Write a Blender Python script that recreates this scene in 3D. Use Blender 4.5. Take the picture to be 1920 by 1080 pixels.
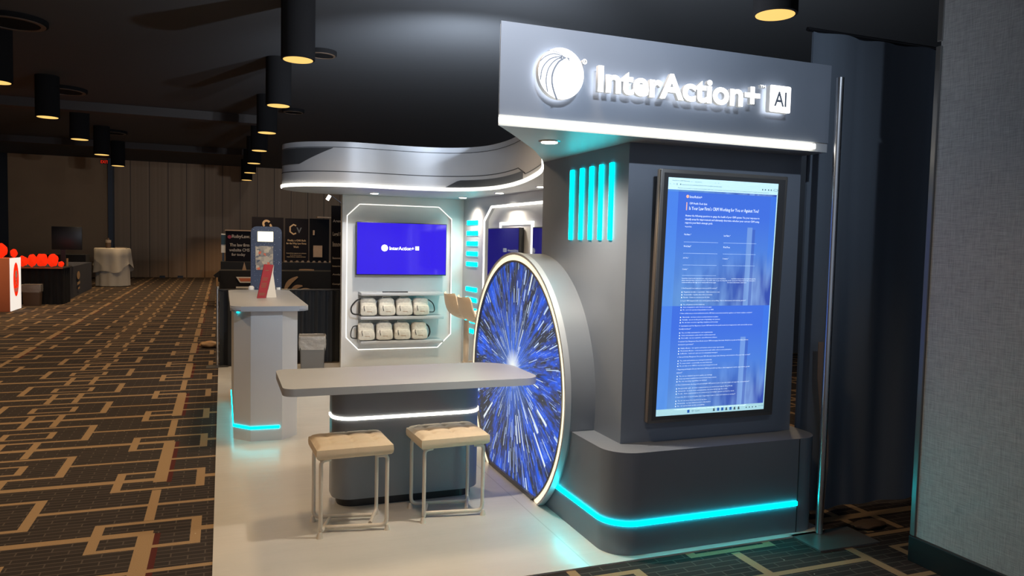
import bpy, bmesh, math, random
from mathutils import Vector, Matrix
from math import sin, cos, pi, radians
random.seed(7)
sc = bpy.context.scene
for o in list(bpy.data.objects):
    bpy.data.objects.remove(o)

# ------------------------------------------------------------------ camera
F, YAW, PIT, ROL, EYE = 1409.98, .368658, .0578416, .0228703, 1.5
fw = Vector((sin(YAW)*cos(PIT), cos(YAW)*cos(PIT), -sin(PIT)))
rt = Vector((cos(YAW), -sin(YAW), 0))
upv = rt.cross(fw)
rt, upv = rt*cos(ROL) + upv*sin(ROL), upv*cos(ROL) - rt*sin(ROL)
cd = bpy.data.cameras.new('camera')
cam = bpy.data.objects.new('camera', cd)
sc.collection.objects.link(cam)
m = Matrix((rt, upv, -fw)).transposed().to_4x4()
m.translation = (0, 0, EYE)
cam.matrix_world = m
cd.sensor_width = 36
cd.lens = F/1920*36
cd.clip_end = 200
cd.clip_start = .02
sc.camera = cam

# ------------------------------------------------------------------ world, exposure
w = bpy.data.worlds.new('World'); sc.world = w
w.use_nodes = True
bg = w.node_tree.nodes['Background']
bg.inputs[0].default_value = (.52, .60, .74, 1)
bg.inputs[1].default_value = .60
vs = sc.view_settings
vs.view_transform = 'Standard'; vs.look = 'None'; vs.gamma = 1; vs.exposure = 0
vs.use_curve_mapping = False

DOWN_W = 190.0          # each hall downlight
DOWN_C = (1, .70, .40)
SOFF_W = 58.0          # each spot in the booth canopy
SOFF_C = (1, .86, .68)

# ------------------------------------------------------------------ node helpers
class NT:
    def __init__(s, name):
        s.mat = bpy.data.materials.new(name); s.mat.use_nodes = True
        s.t = s.mat.node_tree; s.t.nodes.clear()
        s.out = s.t.nodes.new('ShaderNodeOutputMaterial')
    def n(s, typ, ins=None, **kw):
        nd = s.t.nodes.new(typ)
        for k, v in kw.items(): setattr(nd, k, v)
        for k, v in (ins or {}).items():
            s.put(nd.inputs[k], v)
        return nd
    def put(s, sock, v):
        if isinstance(v, bpy.types.NodeSocket): s.t.links.new(v, sock)
        elif isinstance(v, (tuple, list)) and len(v) == 3 and sock.type == 'RGBA': sock.default_value = (*v, 1)
        else: sock.default_value = v
    def m(s, op, a, b=0.0, c=0.0):
        nd = s.t.nodes.new('ShaderNodeMath'); nd.operation = op
        s.put(nd.inputs[0], a); s.put(nd.inputs[1], b); s.put(nd.inputs[2], c)
        return nd.outputs[0]
    def coord(s, kind='Object'):
        return s.n('ShaderNodeTexCoord').outputs[kind]
    def xyz(s, v):
        nd = s.n('ShaderNodeSeparateXYZ', {0: v}); return nd.outputs[0], nd.outputs[1], nd.outputs[2]
    def comb(s, x, y, z=0.0):
        return s.n('ShaderNodeCombineXYZ', {0: x, 1: y, 2: z}).outputs[0]
    def mix(s, f, a, b):
        nd = s.n('ShaderNodeMix', data_type='RGBA')
        s.put(nd.inputs[0], f); s.put(nd.inputs[6], a); s.put(nd.inputs[7], b)
        return nd.outputs[2]
    def noise(s, v, scale, detail=2.0, rough=.5, col=False):
        nd = s.n('ShaderNodeTexNoise', {'Vector': v, 'Scale': scale, 'Detail': detail, 'Roughness': rough})
        return nd.outputs['Color' if col else 'Fac']
    def bsdf(s, **kw):
        b = s.n('ShaderNodeBsdfPrincipled')
        for k, v in kw.items(): s.put(b.inputs[k.replace('_', ' ')], v)
        s.t.links.new(b.outputs[0], s.out.inputs[0]); return b
    def bump(s, h, strength=.3, dist=.01):
        return s.n('ShaderNodeBump', {'Height': h, 'Strength': strength, 'Distance': dist}).outputs[0]

def plain(name, col, rough=.5, metal=0.0, var=.0, scale=30, bump=0.0, coat=0.0, spec=.5):
    t = NT(name)
    c = col
    kw = {}
    if var or bump:
        nz = t.noise(t.coord(), scale, 3)
        if var:
            dark = tuple(x*(1-var) for x in col); lite = tuple(min(1, x*(1+var)) for x in col)
            c = t.mix(nz, dark, lite)
        if bump: kw['Normal'] = t.bump(nz, bump, .01)
    t.bsdf(Base_Color=c, Roughness=rough, Metallic=metal, Coat_Weight=coat, Specular_IOR_Level=spec, **kw)
    return t.mat
def glow(name, col, strength, base=(.8, .8, .8)):
    t = NT(name)
    t.bsdf(Base_Color=base, Roughness=.9, Specular_IOR_Level=.05, Emission_Color=col, Emission_Strength=strength)
    return t.mat

M = {}
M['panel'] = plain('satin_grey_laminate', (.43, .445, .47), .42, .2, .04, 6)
M['panel_dark'] = plain('charcoal_laminate', (.06, .065, .072), .4, .3)
M['panel_pale'] = plain('pale_grey_laminate', (.60, .61, .62), .34, .1, .03, 5)
M['frontpanel'] = plain('satin_slate_laminate', (.19, .215, .26), .42, .15, .05, 4)
M['groove'] = plain('panel_groove', (.02, .022, .025), .6)
M['white_led'] = glow('warm_white_led', (1, .93, .78), 7.0)
M['rim_led'] = glow('rim_warm_led', (1, .82, .54), 1.2)
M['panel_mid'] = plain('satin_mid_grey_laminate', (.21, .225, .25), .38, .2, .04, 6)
M['frame_led'] = glow('frame_led', (1, .95, .85), 1.9)
M['frame_led_thin'] = glow('frame_led_thin', (1, .95, .85), 1.3)
M['cyan_led'] = glow('cyan_led', (.0, .92, 1), 6.0, (.0, .08, .1))
M['cyan_led_low'] = glow('cyan_led_floor_strip', (.0, .85, .95), 24.0, (.0, .05, .06))
M['cyan_led_counter'] = glow('cyan_led_counter_strip', (.0, .85, .95), 7.0, (.0, .05, .06))
M['sign_white'] = glow('sign_letter_acrylic', (1, 1, .97), 2.0)
M['sign_back'] = glow('sign_halo_back', (.95, .97, 1), 5.0)
M['sign_side'] = glow('sign_letter_return', (.8, .85, .9), .22, (.5, .5, .5))
M['spot_lens'] = glow('canopy_spot_lens', (1, .93, .78), 12)
M['hall_lens'] = glow('hall_downlight_lens', (1, .60, .17), 1.15, (.05, .03, .01))
M['hall_housing'] = plain('black_downlight_housing', (.010, .009, .009), .9, spec=.1)
M['black'] = plain('black_plastic', (.012, .012, .014), .35)
M['black_gloss'] = plain('black_glass', (.006, .006, .008), .06, 0, coat=.3)
M['bezel'] = plain('graphite_bezel', (.17, .165, .16), .35, .5)
M['bezel_side'] = plain('champagne_metal', (.50, .41, .32), .4, .3)
M['chrome'] = plain('brushed_aluminium', (.55, .55, .56), .28, 1.0)
M['cream_leather'] = plain('cream_leatherette', (.70, .55, .38), .6, 0, .05, 12)
M['cream_paint'] = plain('cream_painted_steel', (.62, .55, .46), .35, 0)
M['cream_shell'] = plain('cream_moulded_plastic', (.72, .60, .46), .5)
M['bagcloth'] = plain('oatmeal_canvas', (.58, .56, .51), .85, 0, .28, 38, .5)
M['bagpocket'] = plain('oatmeal_canvas_pocket', (.54, .52, .47), .85, 0, .28, 32, .5)
M['strap'] = plain('black_webbing', (.015, .016, .018), .8)
M['bagmark'] = plain('bronze_label', (.22, .12, .05), .6)
M['redcard'] = plain('dark_red_card', (.33, .022, .03), .5)
M['whitecard'] = plain('white_card', (.75, .70, .6), .7)
M['white'] = plain('white_paint', (.75, .75, .73), .5)
M['orange'] = plain('orange_laminate', (.62, .17, .07), .6)
M['brown'] = plain('brown_plastic', (.10, .06, .035), .6)
M['wood'] = plain('light_wood', (.42, .25, .12), .5, 0, .15, 20)
M['blackcloth'] = plain('black_cloth', (.012, .012, .014), .95, 0, .2, 8)
M['navycloth'] = plain('navy_cloth', (.03, .035, .055), .95, 0, .2, 8)
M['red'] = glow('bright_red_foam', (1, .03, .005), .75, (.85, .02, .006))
M['gold_text'] = plain('tan_print', (.55, .36, .18), .6)
M['pale_text'] = plain('pale_print', (.45, .36, .27), .6)
M['ruby'] = plain('ruby_print', (.35, .03, .05), .6)
M['bannerblack'] = plain('dark_banner_vinyl', (.016, .014, .016), .95, spec=.05)
M['blackmatt'] = plain('matt_black_board', (.010, .010, .012), .95, spec=.05)
M['screentext'] = glow('screen_white_text', (.75, .88, 1), 1.0)
M['screenbar'] = glow('browser_bar', (.30, .60, .68), 1.0)
M['screendark'] = glow('browser_bar_text', (.10, .16, .22), .6, (0, 0, 0))
M['screenline'] = glow('form_line', (.35, .58, .95), 1.0)
M['screenorange'] = glow('screen_orange', (.75, .2, .03), 1.0)
M['tvtext'] = glow('tv_logo_white', (.8, .85, .85), 1.0)
M['cloth_white'] = plain('ivory_tablecloth', (.55, .50, .42), .9, 0, .05, 5)

def carpet():
    t = NT('patterned_carpet')
    X, Y, _ = t.xyz(t.coord())
    right = t.m('GREATER_THAN', X, 1.0)
    x = t.m('SUBTRACT', X, t.m('MULTIPLY', right, .765))
    wrap = lambda v, c, p: t.m('SUBTRACT', t.m('FLOORED_MODULO', t.m('ADD', v, -c + p/2), p), p/2)
    u = wrap(x, -.355, 1.97); ud = wrap(x, -1.34, 1.97)
    vr = wrap(Y, 4.13, .919); vd = wrap(Y, 4.573, .919); vb = wrap(Y, 5.472, 1.838)
    box = lambda a, ca, ha, b, cb, hb: t.m('MULTIPLY', t.m('COMPARE', a, ca, ha), t.m('COMPARE', b, cb, hb))
    def outline(a, ca, ha, b, cb, hb, wa, wb):
        return t.m('MULTIPLY', box(a, ca, ha, b, cb, hb), t.m('SUBTRACT', 1.0, box(a, ca, ha-wa, b, cb, hb-wb)))
    parts = [
        outline(u, 0, .255, vr, -.013, .193, .05, .036),
        outline(ud, 0, .425, vd, 0, .243, .052, .036),
        outline(ud, 0, .175, vd, -.02, .104, .045, .026),
        t.m('MULTIPLY', t.m('COMPARE', vr, 0, .03), t.m('SUBTRACT', 1.0, t.m('COMPARE', u, .13, .10))),
        t.m('MULTIPLY', t.m('COMPARE', vd, -.005, .018), t.m('GREATER_THAN', t.m('ABSOLUTE', ud), .4)),
        box(u, -.005, .025, vd, 0, .26),
        t.m('MULTIPLY', t.m('COMPARE', t.m('ABSOLUTE', ud), .108, .024), t.m('LESS_THAN', t.m('ABSOLUTE', vr), .22)),
        box(u, 0, .038, vb, 0, .485)]
    mask = parts[0]
    for p in parts[1:]: mask = t.m('MAXIMUM', mask, p)
    shade = box(u, .052, .014, vb, -.01, .49)
    shade = t.m('MULTIPLY', shade, t.m('SUBTRACT', 1.0, mask))
    br = t.n('ShaderNodeTexBrick', {'Vector': t.coord(), 'Color1': (.026, .021, .020), 'Color2': (.034, .027, .025),
             'Mortar': (.075, .06, .052), 'Scale': 1.0, 'Mortar Size': .0035, 'Brick Width': .15, 'Row Height': .045})
    nz = t.noise(t.coord(), 220, 3)
    tan = t.mix(nz, (.21, .135, .072), (.35, .24, .14))
    col = t.mix(mask, br.outputs[0], tan)
    col = t.mix(shade, col, (.07, .016, .014))
    # lint specks
    vo = t.n('ShaderNodeTexVoronoi', {'Vector': t.coord(), 'Scale': 7.0}).outputs['Distance']
    col = t.mix(t.m('LESS_THAN', vo, .022), col, (.5, .45, .36))
    t.bsdf(Base_Color=col, Roughness=.95, Specular_IOR_Level=.15, Normal=t.bump(nz, .3, .004))
    return t.mat
M['carpet'] = carpet()

def vinyl():
    t = NT('pale_glossy_vinyl')
    co = t.coord()
    nz = t.noise(co, 3, 4)
    col = t.mix(nz, (.50, .49, .47), (.60, .58, .55))
    X, Y, _ = t.xyz(co)
    seam = t.m('COMPARE', X, .105, .004)
    col = t.mix(t.m('MULTIPLY', seam, .35), col, (.3, .28, .25))
    wav = t.n('ShaderNodeTexNoise', {'Vector': t.n('ShaderNodeMapping', {'Vector': co, 'Scale': (1.2, 6, 1)}).outputs[0], 'Scale': 2.0, 'Detail': 3.0}).outputs['Fac']
    t.bsdf(Base_Color=col, Roughness=.27, Normal=t.bump(wav, .25, .01), Specular_IOR_Level=.5)
    return t.mat
M['vinyl'] = vinyl()

def woven():
    t = NT('woven_grey_wallcovering')
    co = t.coord()
    a = t.n('ShaderNodeTexNoise', {'Vector': t.n('ShaderNodeMapping', {'Vector': co, 'Scale': (1, 8, 260)}).outputs[0], 'Scale': 2.0, 'Detail': 3.0}).outputs['Fac']
    b = t.n('ShaderNodeTexNoise', {'Vector': t.n('ShaderNodeMapping', {'Vector': co, 'Scale': (1, 260, 8)}).outputs[0], 'Scale': 2.0, 'Detail': 3.0}).outputs['Fac']
    s = t.m('MULTIPLY', t.m('ADD', a, b), .5)
    ramp = t.n('ShaderNodeMapRange', {0: s, 1: .36, 2: .64})
    col = t.mix(ramp.outputs[0], (.24, .245, .25), (.46, .465, .47))
    t.bsdf(Base_Color=col, Roughness=.55, Normal=t.bump(s, .4, .004))
    return t.mat
M['woven'] = woven()

def striped():
    t = NT('accordion_partition')
    X, Y, Z = t.xyz(t.coord())
    n1 = t.n('ShaderNodeTexNoise', {'Vector': t.comb(t.m('MULTIPLY', X, 9.0), 0.0, t.m('MULTIPLY', Z, .02)), 'Scale': 1.0, 'Detail': 3.0}).outputs['Fac']
    seam = t.m('LESS_THAN', t.m('FLOORED_MODULO', X, .62), .03)
    col = t.mix(n1, (.26, .15, .075), (.52, .33, .18))
    col = t.mix(t.m('MULTIPLY', seam, .7), col, (.03, .02, .015))
    t.bsdf(Base_Color=col, Roughness=.6)
    return t.mat
M['accordion'] = striped()
M['beigewall'] = plain('beige_wall', (.44, .27, .14), .8, 0, .08, 2)
M['ceilingblack'] = plain('black_ceiling_paint', (.05, .05, .052), .8)
M['ceilingbeam'] = plain('dark_ceiling_beam', (.055, .045, .04), .8)
M['darkwall'] = plain('slate_wall', (.10, .11, .125), .8)

def curtain(name, c, sx=14.0):
    t = NT(name)
    X, Y, Z = t.xyz(t.coord())
    n1 = t.n('ShaderNodeTexNoise', {'Vector': t.comb(t.m('MULTIPLY', X, sx), t.m('MULTIPLY', Y, sx), t.m('MULTIPLY', Z, .4)), 'Scale': 1.0, 'Detail': 2.0}).outputs['Fac']
    col = t.mix(n1, tuple(k*.6 for k in c), tuple(k*1.5 for k in c))
    t.bsdf(Base_Color=col, Roughness=.9, Normal=t.bump(n1, .5, .03))
    return t.mat
M['drape'] = curtain('navy_black_drape', (.10, .12, .15), 4)
M['drape_low'] = curtain('black_low_drape', (.02, .021, .023))

def starburst():
    """printed backlit fabric: blue and white light streaks out of one bright point"""
    t = NT('starburst_print')
    co = t.coord()
    _, y, z = t.xyz(co)
    y = t.m('SUBTRACT', y, .02); z = t.m('SUBTRACT', z, .065)
    r = t.m('SQRT', t.m('ADD', t.m('MULTIPLY', y, y), t.m('MULTIPLY', z, z)))
    th = t.m('DIVIDE', t.m('ARCTAN2', z, y), 2*pi)
    wn = lambda a, b: t.n('ShaderNodeTexWhiteNoise', {'Vector': t.comb(a, b, 0.0)}, noise_dimensions='3D').outputs['Value']
    def layer(N, k, thr, width, seed, minlen):
        a = t.m('MULTIPLY', th, float(N)); i = t.m('FLOOR', a)
        fr = t.m('SUBTRACT', t.m('SUBTRACT', a, i), .5)
        rnd = wn(i, seed)
        lr = t.m('ADD', t.m('MULTIPLY', t.m('POWER', r, .75), k), t.m('MULTIPLY', rnd, 7.0))
        j = t.m('FLOOR', lr); fj = t.m('SUBTRACT', lr, j)
        r2 = wn(i, t.m('ADD', j, seed+3.3)); r3 = wn(i, t.m('ADD', j, seed+9.1))
        on = t.m('GREATER_THAN', r2, thr)
        wd = t.m('MULTIPLY', t.m('ADD', r3, .35), width)
        prof = t.m('SUBTRACT', 1.0, t.n('ShaderNodeMapRange', {0: t.m('ABSOLUTE', fr), 1: t.m('MULTIPLY', wd, .35), 2: wd}).outputs[0])
        ends = t.m('MULTIPLY', t.m('GREATER_THAN', fj, t.m('MULTIPLY', r3, .5)), t.m('LESS_THAN', fj, t.m('ADD', minlen, t.m('MULTIPLY', r2, .3))))
        return t.m('MULTIPLY', t.m('MULTIPLY', on, prof), ends)
    big = layer(61, 2.6, .80, .17, 1.7, .6)
    mid = layer(127, 5.2, .76, .24, 5.1, .55)
    fine = layer(290, 7.0, .66, .26, 8.3, .6)
    dots = layer(420, 30.0, .93, .3, 12.3, .35)
    ang = t.comb(t.m('COSINE', t.m('MULTIPLY', th, 2*pi)), t.m('SINE', t.m('MULTIPLY', th, 2*pi)), t.m('MULTIPLY', r, .5))
    n1 = t.noise(ang, 5.0, 5, .7)
    n2 = t.noise(ang, 17.0, 3, .6)
    nn = t.m('ADD', t.m('MULTIPLY', n1, .65), t.m('MULTIPLY', n2, .35))
    blue = t.n('ShaderNodeMapRange', {0: nn, 1: .46, 2: .60}).outputs[0]
    bgc = t.mix(blue, (.036, .042, .058), (.025, .12, .82))
    ctr = t.m('POWER', t.n('ShaderNodeMapRange', {0: r, 1: .0, 2: .50, 3: 1.0, 4: 0.0}).outputs[0], 2.0)
    bgc = t.mix(t.m('MULTIPLY', ctr, .75), bgc, (.10, .28, 1.0))
    c = t.mix(t.m('MULTIPLY', fine, .75), bgc, (.34, .50, .95))
    c = t.mix(t.m('MULTIPLY', dots, .7), c, (.5, .65, .9))
    c = t.mix(mid, c, (.62, .78, 1.0))
    c = t.mix(big, c, (.86, .95, 1.0))
    core = t.n('ShaderNodeMapRange', {0: r, 1: .02, 2: .13, 3: 1.0, 4: 0.0}).outputs[0]
    c = t.mix(core, c, (.95, 1.0, .97))
    t.bsdf(Base_Color=(.02, .02, .03), Roughness=.5, Emission_Color=c, Emission_Strength=1.0, Specular_IOR_Level=.3)
    return t.mat
M['starburst'] = starburst()

def cityscreen():
    t = NT('screen_city_picture')
    X, Y, Z = t.xyz(t.coord())            # X 0..0.69 , Z 0..1.2
    zz = t.m('FLOORED_MODULO', t.m('ADD', Z, .01), .57)      # picture repeats down the page
    low = t.n('ShaderNodeMapRange', {0: zz, 1: .46, 2: .04, 3: 0.0, 4: 1.0}).outputs[0]
    nz = t.n('ShaderNodeTexNoise', {'Vector': t.comb(t.m('MULTIPLY', X, 16.0), 0.0, t.m('MULTIPLY', zz, 4.0)), 'Scale': 1.0, 'Detail': 2.0}).outputs['Fac']
    nz2 = t.n('ShaderNodeTexNoise', {'Vector': t.comb(t.m('MULTIPLY', X, 9.0), 3.0, t.m('MULTIPLY', zz, 5.0)), 'Scale': 1.0, 'Detail': 2.0}).outputs['Fac']
    sky = t.mix(low, (.055, .17, .78), (.11, .30, .72))
    xr = t.n('ShaderNodeMapRange', {0: X, 1: .12, 2: .5, 3: .15, 4: 1.0}).outputs[0]
    hz = t.m('MULTIPLY', t.n('ShaderNodeMapRange', {0: low, 1: .42, 2: .8}).outputs[0], xr)
    bl = t.n('ShaderNodeMapRange', {0: nz, 1: .35, 2: .65}).outputs[0]
    bld = t.mix(bl, (.04, .085, .45), (.22, .38, .78))
    bld = t.mix(t.n('ShaderNodeMapRange', {0: nz2, 1: .62, 2: .72}).outputs[0], bld, (.03, .03, .36))
    col = t.mix(hz, sky, bld)
    # tall pale tower
    tw = t.m('MULTIPLY', t.m('COMPARE', X, .505, .016), t.m('LESS_THAN', zz, .405))
    col = t.mix(t.m('MULTIPLY', tw, .7), col, (.22, .40, .82))
    tw2 = t.m('MULTIPLY', t.m('COMPARE', X, .53, .009), t.m('LESS_THAN', zz, .395))
    col = t.mix(t.m('MULTIPLY', tw2, .6), col, (.05, .11, .50))
    side = t.m('LESS_THAN', X, .062)
    col = t.mix(t.m('MULTIPLY', side, .45), col, (.10, .33, .98))
    side = t.m('GREATER_THAN', X, .625)
    col = t.mix(t.m('MULTIPLY', side, t.m('MULTIPLY', t.m('SUBTRACT', 1.0, hz), .4)), col, (.05, .22, .9))
    t.bsdf(Base_Color=(.01, .01, .01), Roughness=.15, Emission_Color=col, Emission_Strength=1.0)
    return t.mat
M['city'] = cityscreen()
def tvscreen():
    t = NT('tv_blue_picture')
    t.bsdf(Base_Color=(.004, .004, .006), Roughness=.08, Emission_Color=(.036, .013, .82), Emission_Strength=1.0)
    return t.mat
M['tvblue'] = tvscreen()
def collage():
    t = NT('photo_collage')
    co = t.n('ShaderNodeMapping', {'Vector': t.coord(), 'Scale': (38, 1, 38)}).outputs[0]
    vo = t.n('ShaderNodeTexVoronoi', {'Vector': co, 'Scale': 1.0}, distance='CHEBYCHEV').outputs['Color']
    X, Y, Z = t.xyz(vo)
    col = t.mix(X, (.03, .04, .06), (.5, .38, .25))
    col = t.mix(t.m('GREATER_THAN', Y, .95), col, (.55, .10, .03))
    t.bsdf(Base_Color=(.02, .02, .02), Roughness=.3, Emission_Color=col, Emission_Strength=.7)
    return t.mat
M['collage'] = collage()
def starry():
    t = NT('navy_starry_print')
    co = t.coord()
    vo = t.n('ShaderNodeTexVoronoi', {'Vector': co, 'Scale': 60.0}).outputs['Distance']
    n = t.noise(co, 7, 3)
    X, Y, Z = t.xyz(co)
    col = t.mix(n, (.012, .018, .045), (.03, .045, .10))
    col = t.mix(t.m('LESS_THAN', vo, .12), col, (.35, .4, .5))
    t.bsdf(Base_Color=col, Roughness=.35)
    return t.mat
M['starry'] = starry()
def plasticbag():
    t = NT('clear_bin_liner')
    n = t.noise(t.coord(), 9, 4)
    t.bsdf(Base_Color=(.55, .53, .5), Roughness=.15, Alpha=.45, Normal=t.bump(n, .9, .05))
    return t.mat
M['liner'] = plasticbag()

# ------------------------------------------------------------------ object helpers
COL = sc.collection
def finish(me, smooth):
    if smooth is not None:
        for p in me.polygons: p.use_smooth = True
        me.set_sharp_from_angle(angle=radians(smooth))
def wm(o):
    m_ = o.matrix_basis.copy()
    while o.parent is not None:
        o = o.parent; m_ = o.matrix_basis @ m_
    return m_
def place(o, parent, mw):
    o.parent = parent; o.matrix_basis = wm(parent).inverted() @ mw
def link(name, bm, mat, parent=None, world=True, smooth=35):
    """bm in world coordinates when world is True, else in the parent's own space"""
    me = bpy.data.meshes.new(name)
    if parent is not None and world:
        bmesh.ops.transform(bm, matrix=wm(parent).inverted(), verts=bm.verts)
    bmesh.ops.recalc_face_normals(bm, faces=bm.faces)
    bm.to_mesh(me); bm.free()
    for x in (mat if isinstance(mat, (list, tuple)) else [mat]): me.materials.append(M[x] if isinstance(x, str) else x)
    finish(me, smooth)
    o = bpy.data.objects.new(name, me); COL.objects.link(o)
    if parent is not None: o.parent = parent
    return o
def tag(o, label, cat, group=None):
    o['label'] = label; o['category'] = cat
    if group: o['group'] = group
    return o
def thing(name, label, cat, loc=(0, 0, 0), rz=0, group=None):
    o = bpy.data.objects.new(name, None); COL.objects.link(o)
    o.empty_display_size = .1
    o.location = loc; o.rotation_euler = (0, 0, rz)
    return tag(o, label, cat, group)
def single(name, bm, mat, label, cat, loc, group=None, smooth=35):
    """one-mesh thing; bm in world coordinates, origin put at loc"""
    bmesh.ops.translate(bm, vec=-Vector(loc), verts=bm.verts)
    o = link(name, bm, mat, None, smooth=smooth); o.location = loc
    return tag(o, label, cat, group)
def struct(name, bm, mat, parent=None):
    o = link(name, bm, mat, parent, smooth=None)
    if parent is None: o['kind'] = 'structure'
    return o

def B(): return bmesh.new()
def add_box(bm, x0, x1, y0, y1, z0, z1, bev=0.0, seg=2):
    r = bmesh.ops.create_cube(bm, size=1)
    vs_ = r['verts']
    bmesh.ops.scale(bm, vec=(x1-x0, y1-y0, z1-z0), verts=vs_)
    bmesh.ops.translate(bm, vec=((x0+x1)/2, (y0+y1)/2, (z0+z1)/2), verts=vs_)
    if bev:
        es = list({e for v in vs_ for e in v.link_edges})
        bmesh.ops.bevel(bm, geom=es, offset=bev, segments=seg, affect='EDGES', profile=.5)
    return bm
def box(*a, **k): return add_box(B(), *a, **k)
def obox(bm, M4, sx, sy, sz, bev=0.0):
    """box centred on origin, sized, then placed by matrix"""
    r = bmesh.ops.create_cube(bm, size=1); v = r['verts']
    bmesh.ops.scale(bm, vec=(sx, sy, sz), verts=v)
    if bev:
        es = list({e for q in v for e in q.link_edges})
        rb = bmesh.ops.bevel(bm, geom=es, offset=bev, segments=2, affect='EDGES')
        v = list({q for f in rb['faces'] for q in f.verts} | {q for q in v if q.is_valid})
        # include every vertex connected
    seen = set(); st = [q for q in v if q.is_valid]
    while st:
        q = st.pop()
        if q in seen: continue
        seen.add(q); st += [e.other_vert(q) for e in q.link_edges]
    bmesh.ops.transform(bm, matrix=M4, verts=list(seen))
    return bm
def prism(pts, z0, z1, bm=None, bev=0.0):
    bm = bm or B()
    bot = [bm.verts.new((x, y, z0)) for x, y in pts]; top = [bm.verts.new((x, y, z1)) for x, y in pts]
    n = len(pts)
    fb = bm.faces.new(bot[::-1]); ft = bm.faces.new(top)
    for i in range(n): bm.faces.new((bot[i], bot[(i+1) % n], top[(i+1) % n], top[i]))
    if bev:
        es = list(ft.edges) + list(fb.edges)
        bmesh.ops.bevel(bm, geom=es, offset=bev, segments=2, affect='EDGES')
    return bm
def ribbon(pts, z0, z1, th, bm=None, closed=False):
    """vertical strip of thickness th following plan points, offset to the left side (th>0)"""
    bm = bm or B()
    n = len(pts); rows = []
    for i, p in enumerate(pts):
        a = Vector(pts[i-1] if (i > 0 or closed) else pts[i]); b = Vector(pts[(i+1) % n] if (i < n-1 or closed) else pts[i])
        d = (b-a).normalized(); nr = Vector((-d.y, d.x))
        q = Vector(p) + nr*th
        za = z0[i] if isinstance(z0, (list, tuple)) else z0; zb = z1[i] if isinstance(z1, (list, tuple)) else z1
        rows.append([bm.verts.new((p[0], p[1], za)), bm.verts.new((q.x, q.y, za)), bm.verts.new((q.x, q.y, zb)), bm.verts.new((p[0], p[1], zb))])
    rng = range(n) if closed else range(n-1)
    for i in rng:
        a, b = rows[i], rows[(i+1) % n]
        for k in range(4): bm.faces.new((a[k], a[(k+1) % 4], b[(k+1) % 4], b[k]))
    if not closed:
        bm.faces.new(rows[0]); bm.faces.new(rows[-1][::-1])
    return bm
def catmull(P, k=6):
    out = []
    for i in range(len(P)-1):
        p0 = P[max(i-1, 0)]; p1 = P[i]; p2 = P[i+1]; p3 = P[min(i+2, len(P)-1)]
        for j in range(k):
            t_ = j/k
            out.append(tuple(.5*((2*b)+(-a+c)*t_+(2*a-5*b+4*c-d)*t_**2+(-a+3*b-3*c+d)*t_**3) for a, b, c, d in zip(p0, p1, p2, p3)))
    out.append(tuple(P[-1])); return out
def tube(path, r, bm=None, seg=10, caps=True):
    bm = bm or B(); P = [Vector(p) for p in path]; n = len(P)
    t0 = (P[1]-P[0]).normalized()
    up = Vector((0, 0, 1)) if abs(t0.z) < .9 else Vector((1, 0, 0))
    nrm = (up - t0*up.dot(t0)).normalized(); rings = []
    for i in range(n):
        a = P[max(i-1, 0)]; b = P[min(i+1, n-1)]; t1 = (b-a).normalized()
        nrm = (nrm - t1*nrm.dot(t1)).normalized(); bi = t1.cross(nrm)
        rr = r[i] if isinstance(r, (list, tuple)) else r
        rings.append([bm.verts.new(P[i] + (nrm*cos(2*pi*k/seg) + bi*sin(2*pi*k/seg))*rr) for k in range(seg)])
    for i in range(n-1):
        for k in range(seg):
            bm.faces.new((rings[i][k], rings[i][(k+1) % seg], rings[i+1][(k+1) % seg], rings[i+1][k]))
    if caps: bm.faces.new(rings[0][::-1]); bm.faces.new(rings[-1])
    return bm
def bend(P, rad=.04, k=5):
    """polyline with rounded corners"""
    P = [Vector(p) for p in P]; out = [P[0]]
    for i in range(1, len(P)-1):
        a = (P[i-1]-P[i]); b = (P[i+1]-P[i]); d = min(rad, a.length*.45, b.length*.45)
        s = P[i]+a.normalized()*d; e = P[i]+b.normalized()*d
        for j in range(k+1):
            t_ = j/k; out.append(s*(1-t_)**2 + P[i]*2*t_*(1-t_) + e*t_**2)
    out.append(P[-1]); return out
def lathe(prof, cx, cy, bm=None, seg=24, sx=1, sy=1):
    bm = bm or B(); rings = []
    for r, z in prof:
        rings.append([bm.verts.new((cx+r*sx*cos(2*pi*k/seg), cy+r*sy*sin(2*pi*k/seg), z)) for k in range(seg)])
    for i in range(len(rings)-1):
        for k in range(seg):
            bm.faces.new((rings[i][k], rings[i][(k+1) % seg], rings[i+1][(k+1) % seg], rings[i+1][k]))
    bm.faces.new(rings[0][::-1]); bm.faces.new(rings[-1]); return bm
def rrect(x0, x1, y0, y1, r, k=8):
    rs = r if isinstance(r, (list, tuple)) else [r]*4       # radii: (x1,y1),(x0,y1),(x0,y0),(x1,y0)
    out = []
    for (cx, cy, a0), rr in zip(((x1, y1, 0), (x0, y1, 90), (x0, y0, 180), (x1, y0, 270)), rs):
        sx = -1 if cx == x1 else 1; sy = -1 if cy == y1 else 1
        for j in range(k+1):
            a = radians(a0 + 90*j/k)
            out.append((cx+sx*rr+rr*cos(a), cy+sy*rr+rr*sin(a)))
    res = []
    for p in out:
        if not res or (Vector(p)-Vector(res[-1])).length > 1e-5: res.append(p)
    return res
def frame(origin, right, up=(0, 0, 1)):
    """matrix: local x = right, local y = up, local z = towards the viewer"""
    r = Vector(right).normalized(); u = Vector(up).normalized(); n = r.cross(u)
    m4 = Matrix((r, u, n)).transposed().to_4x4(); m4.translation = origin; return m4
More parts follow.
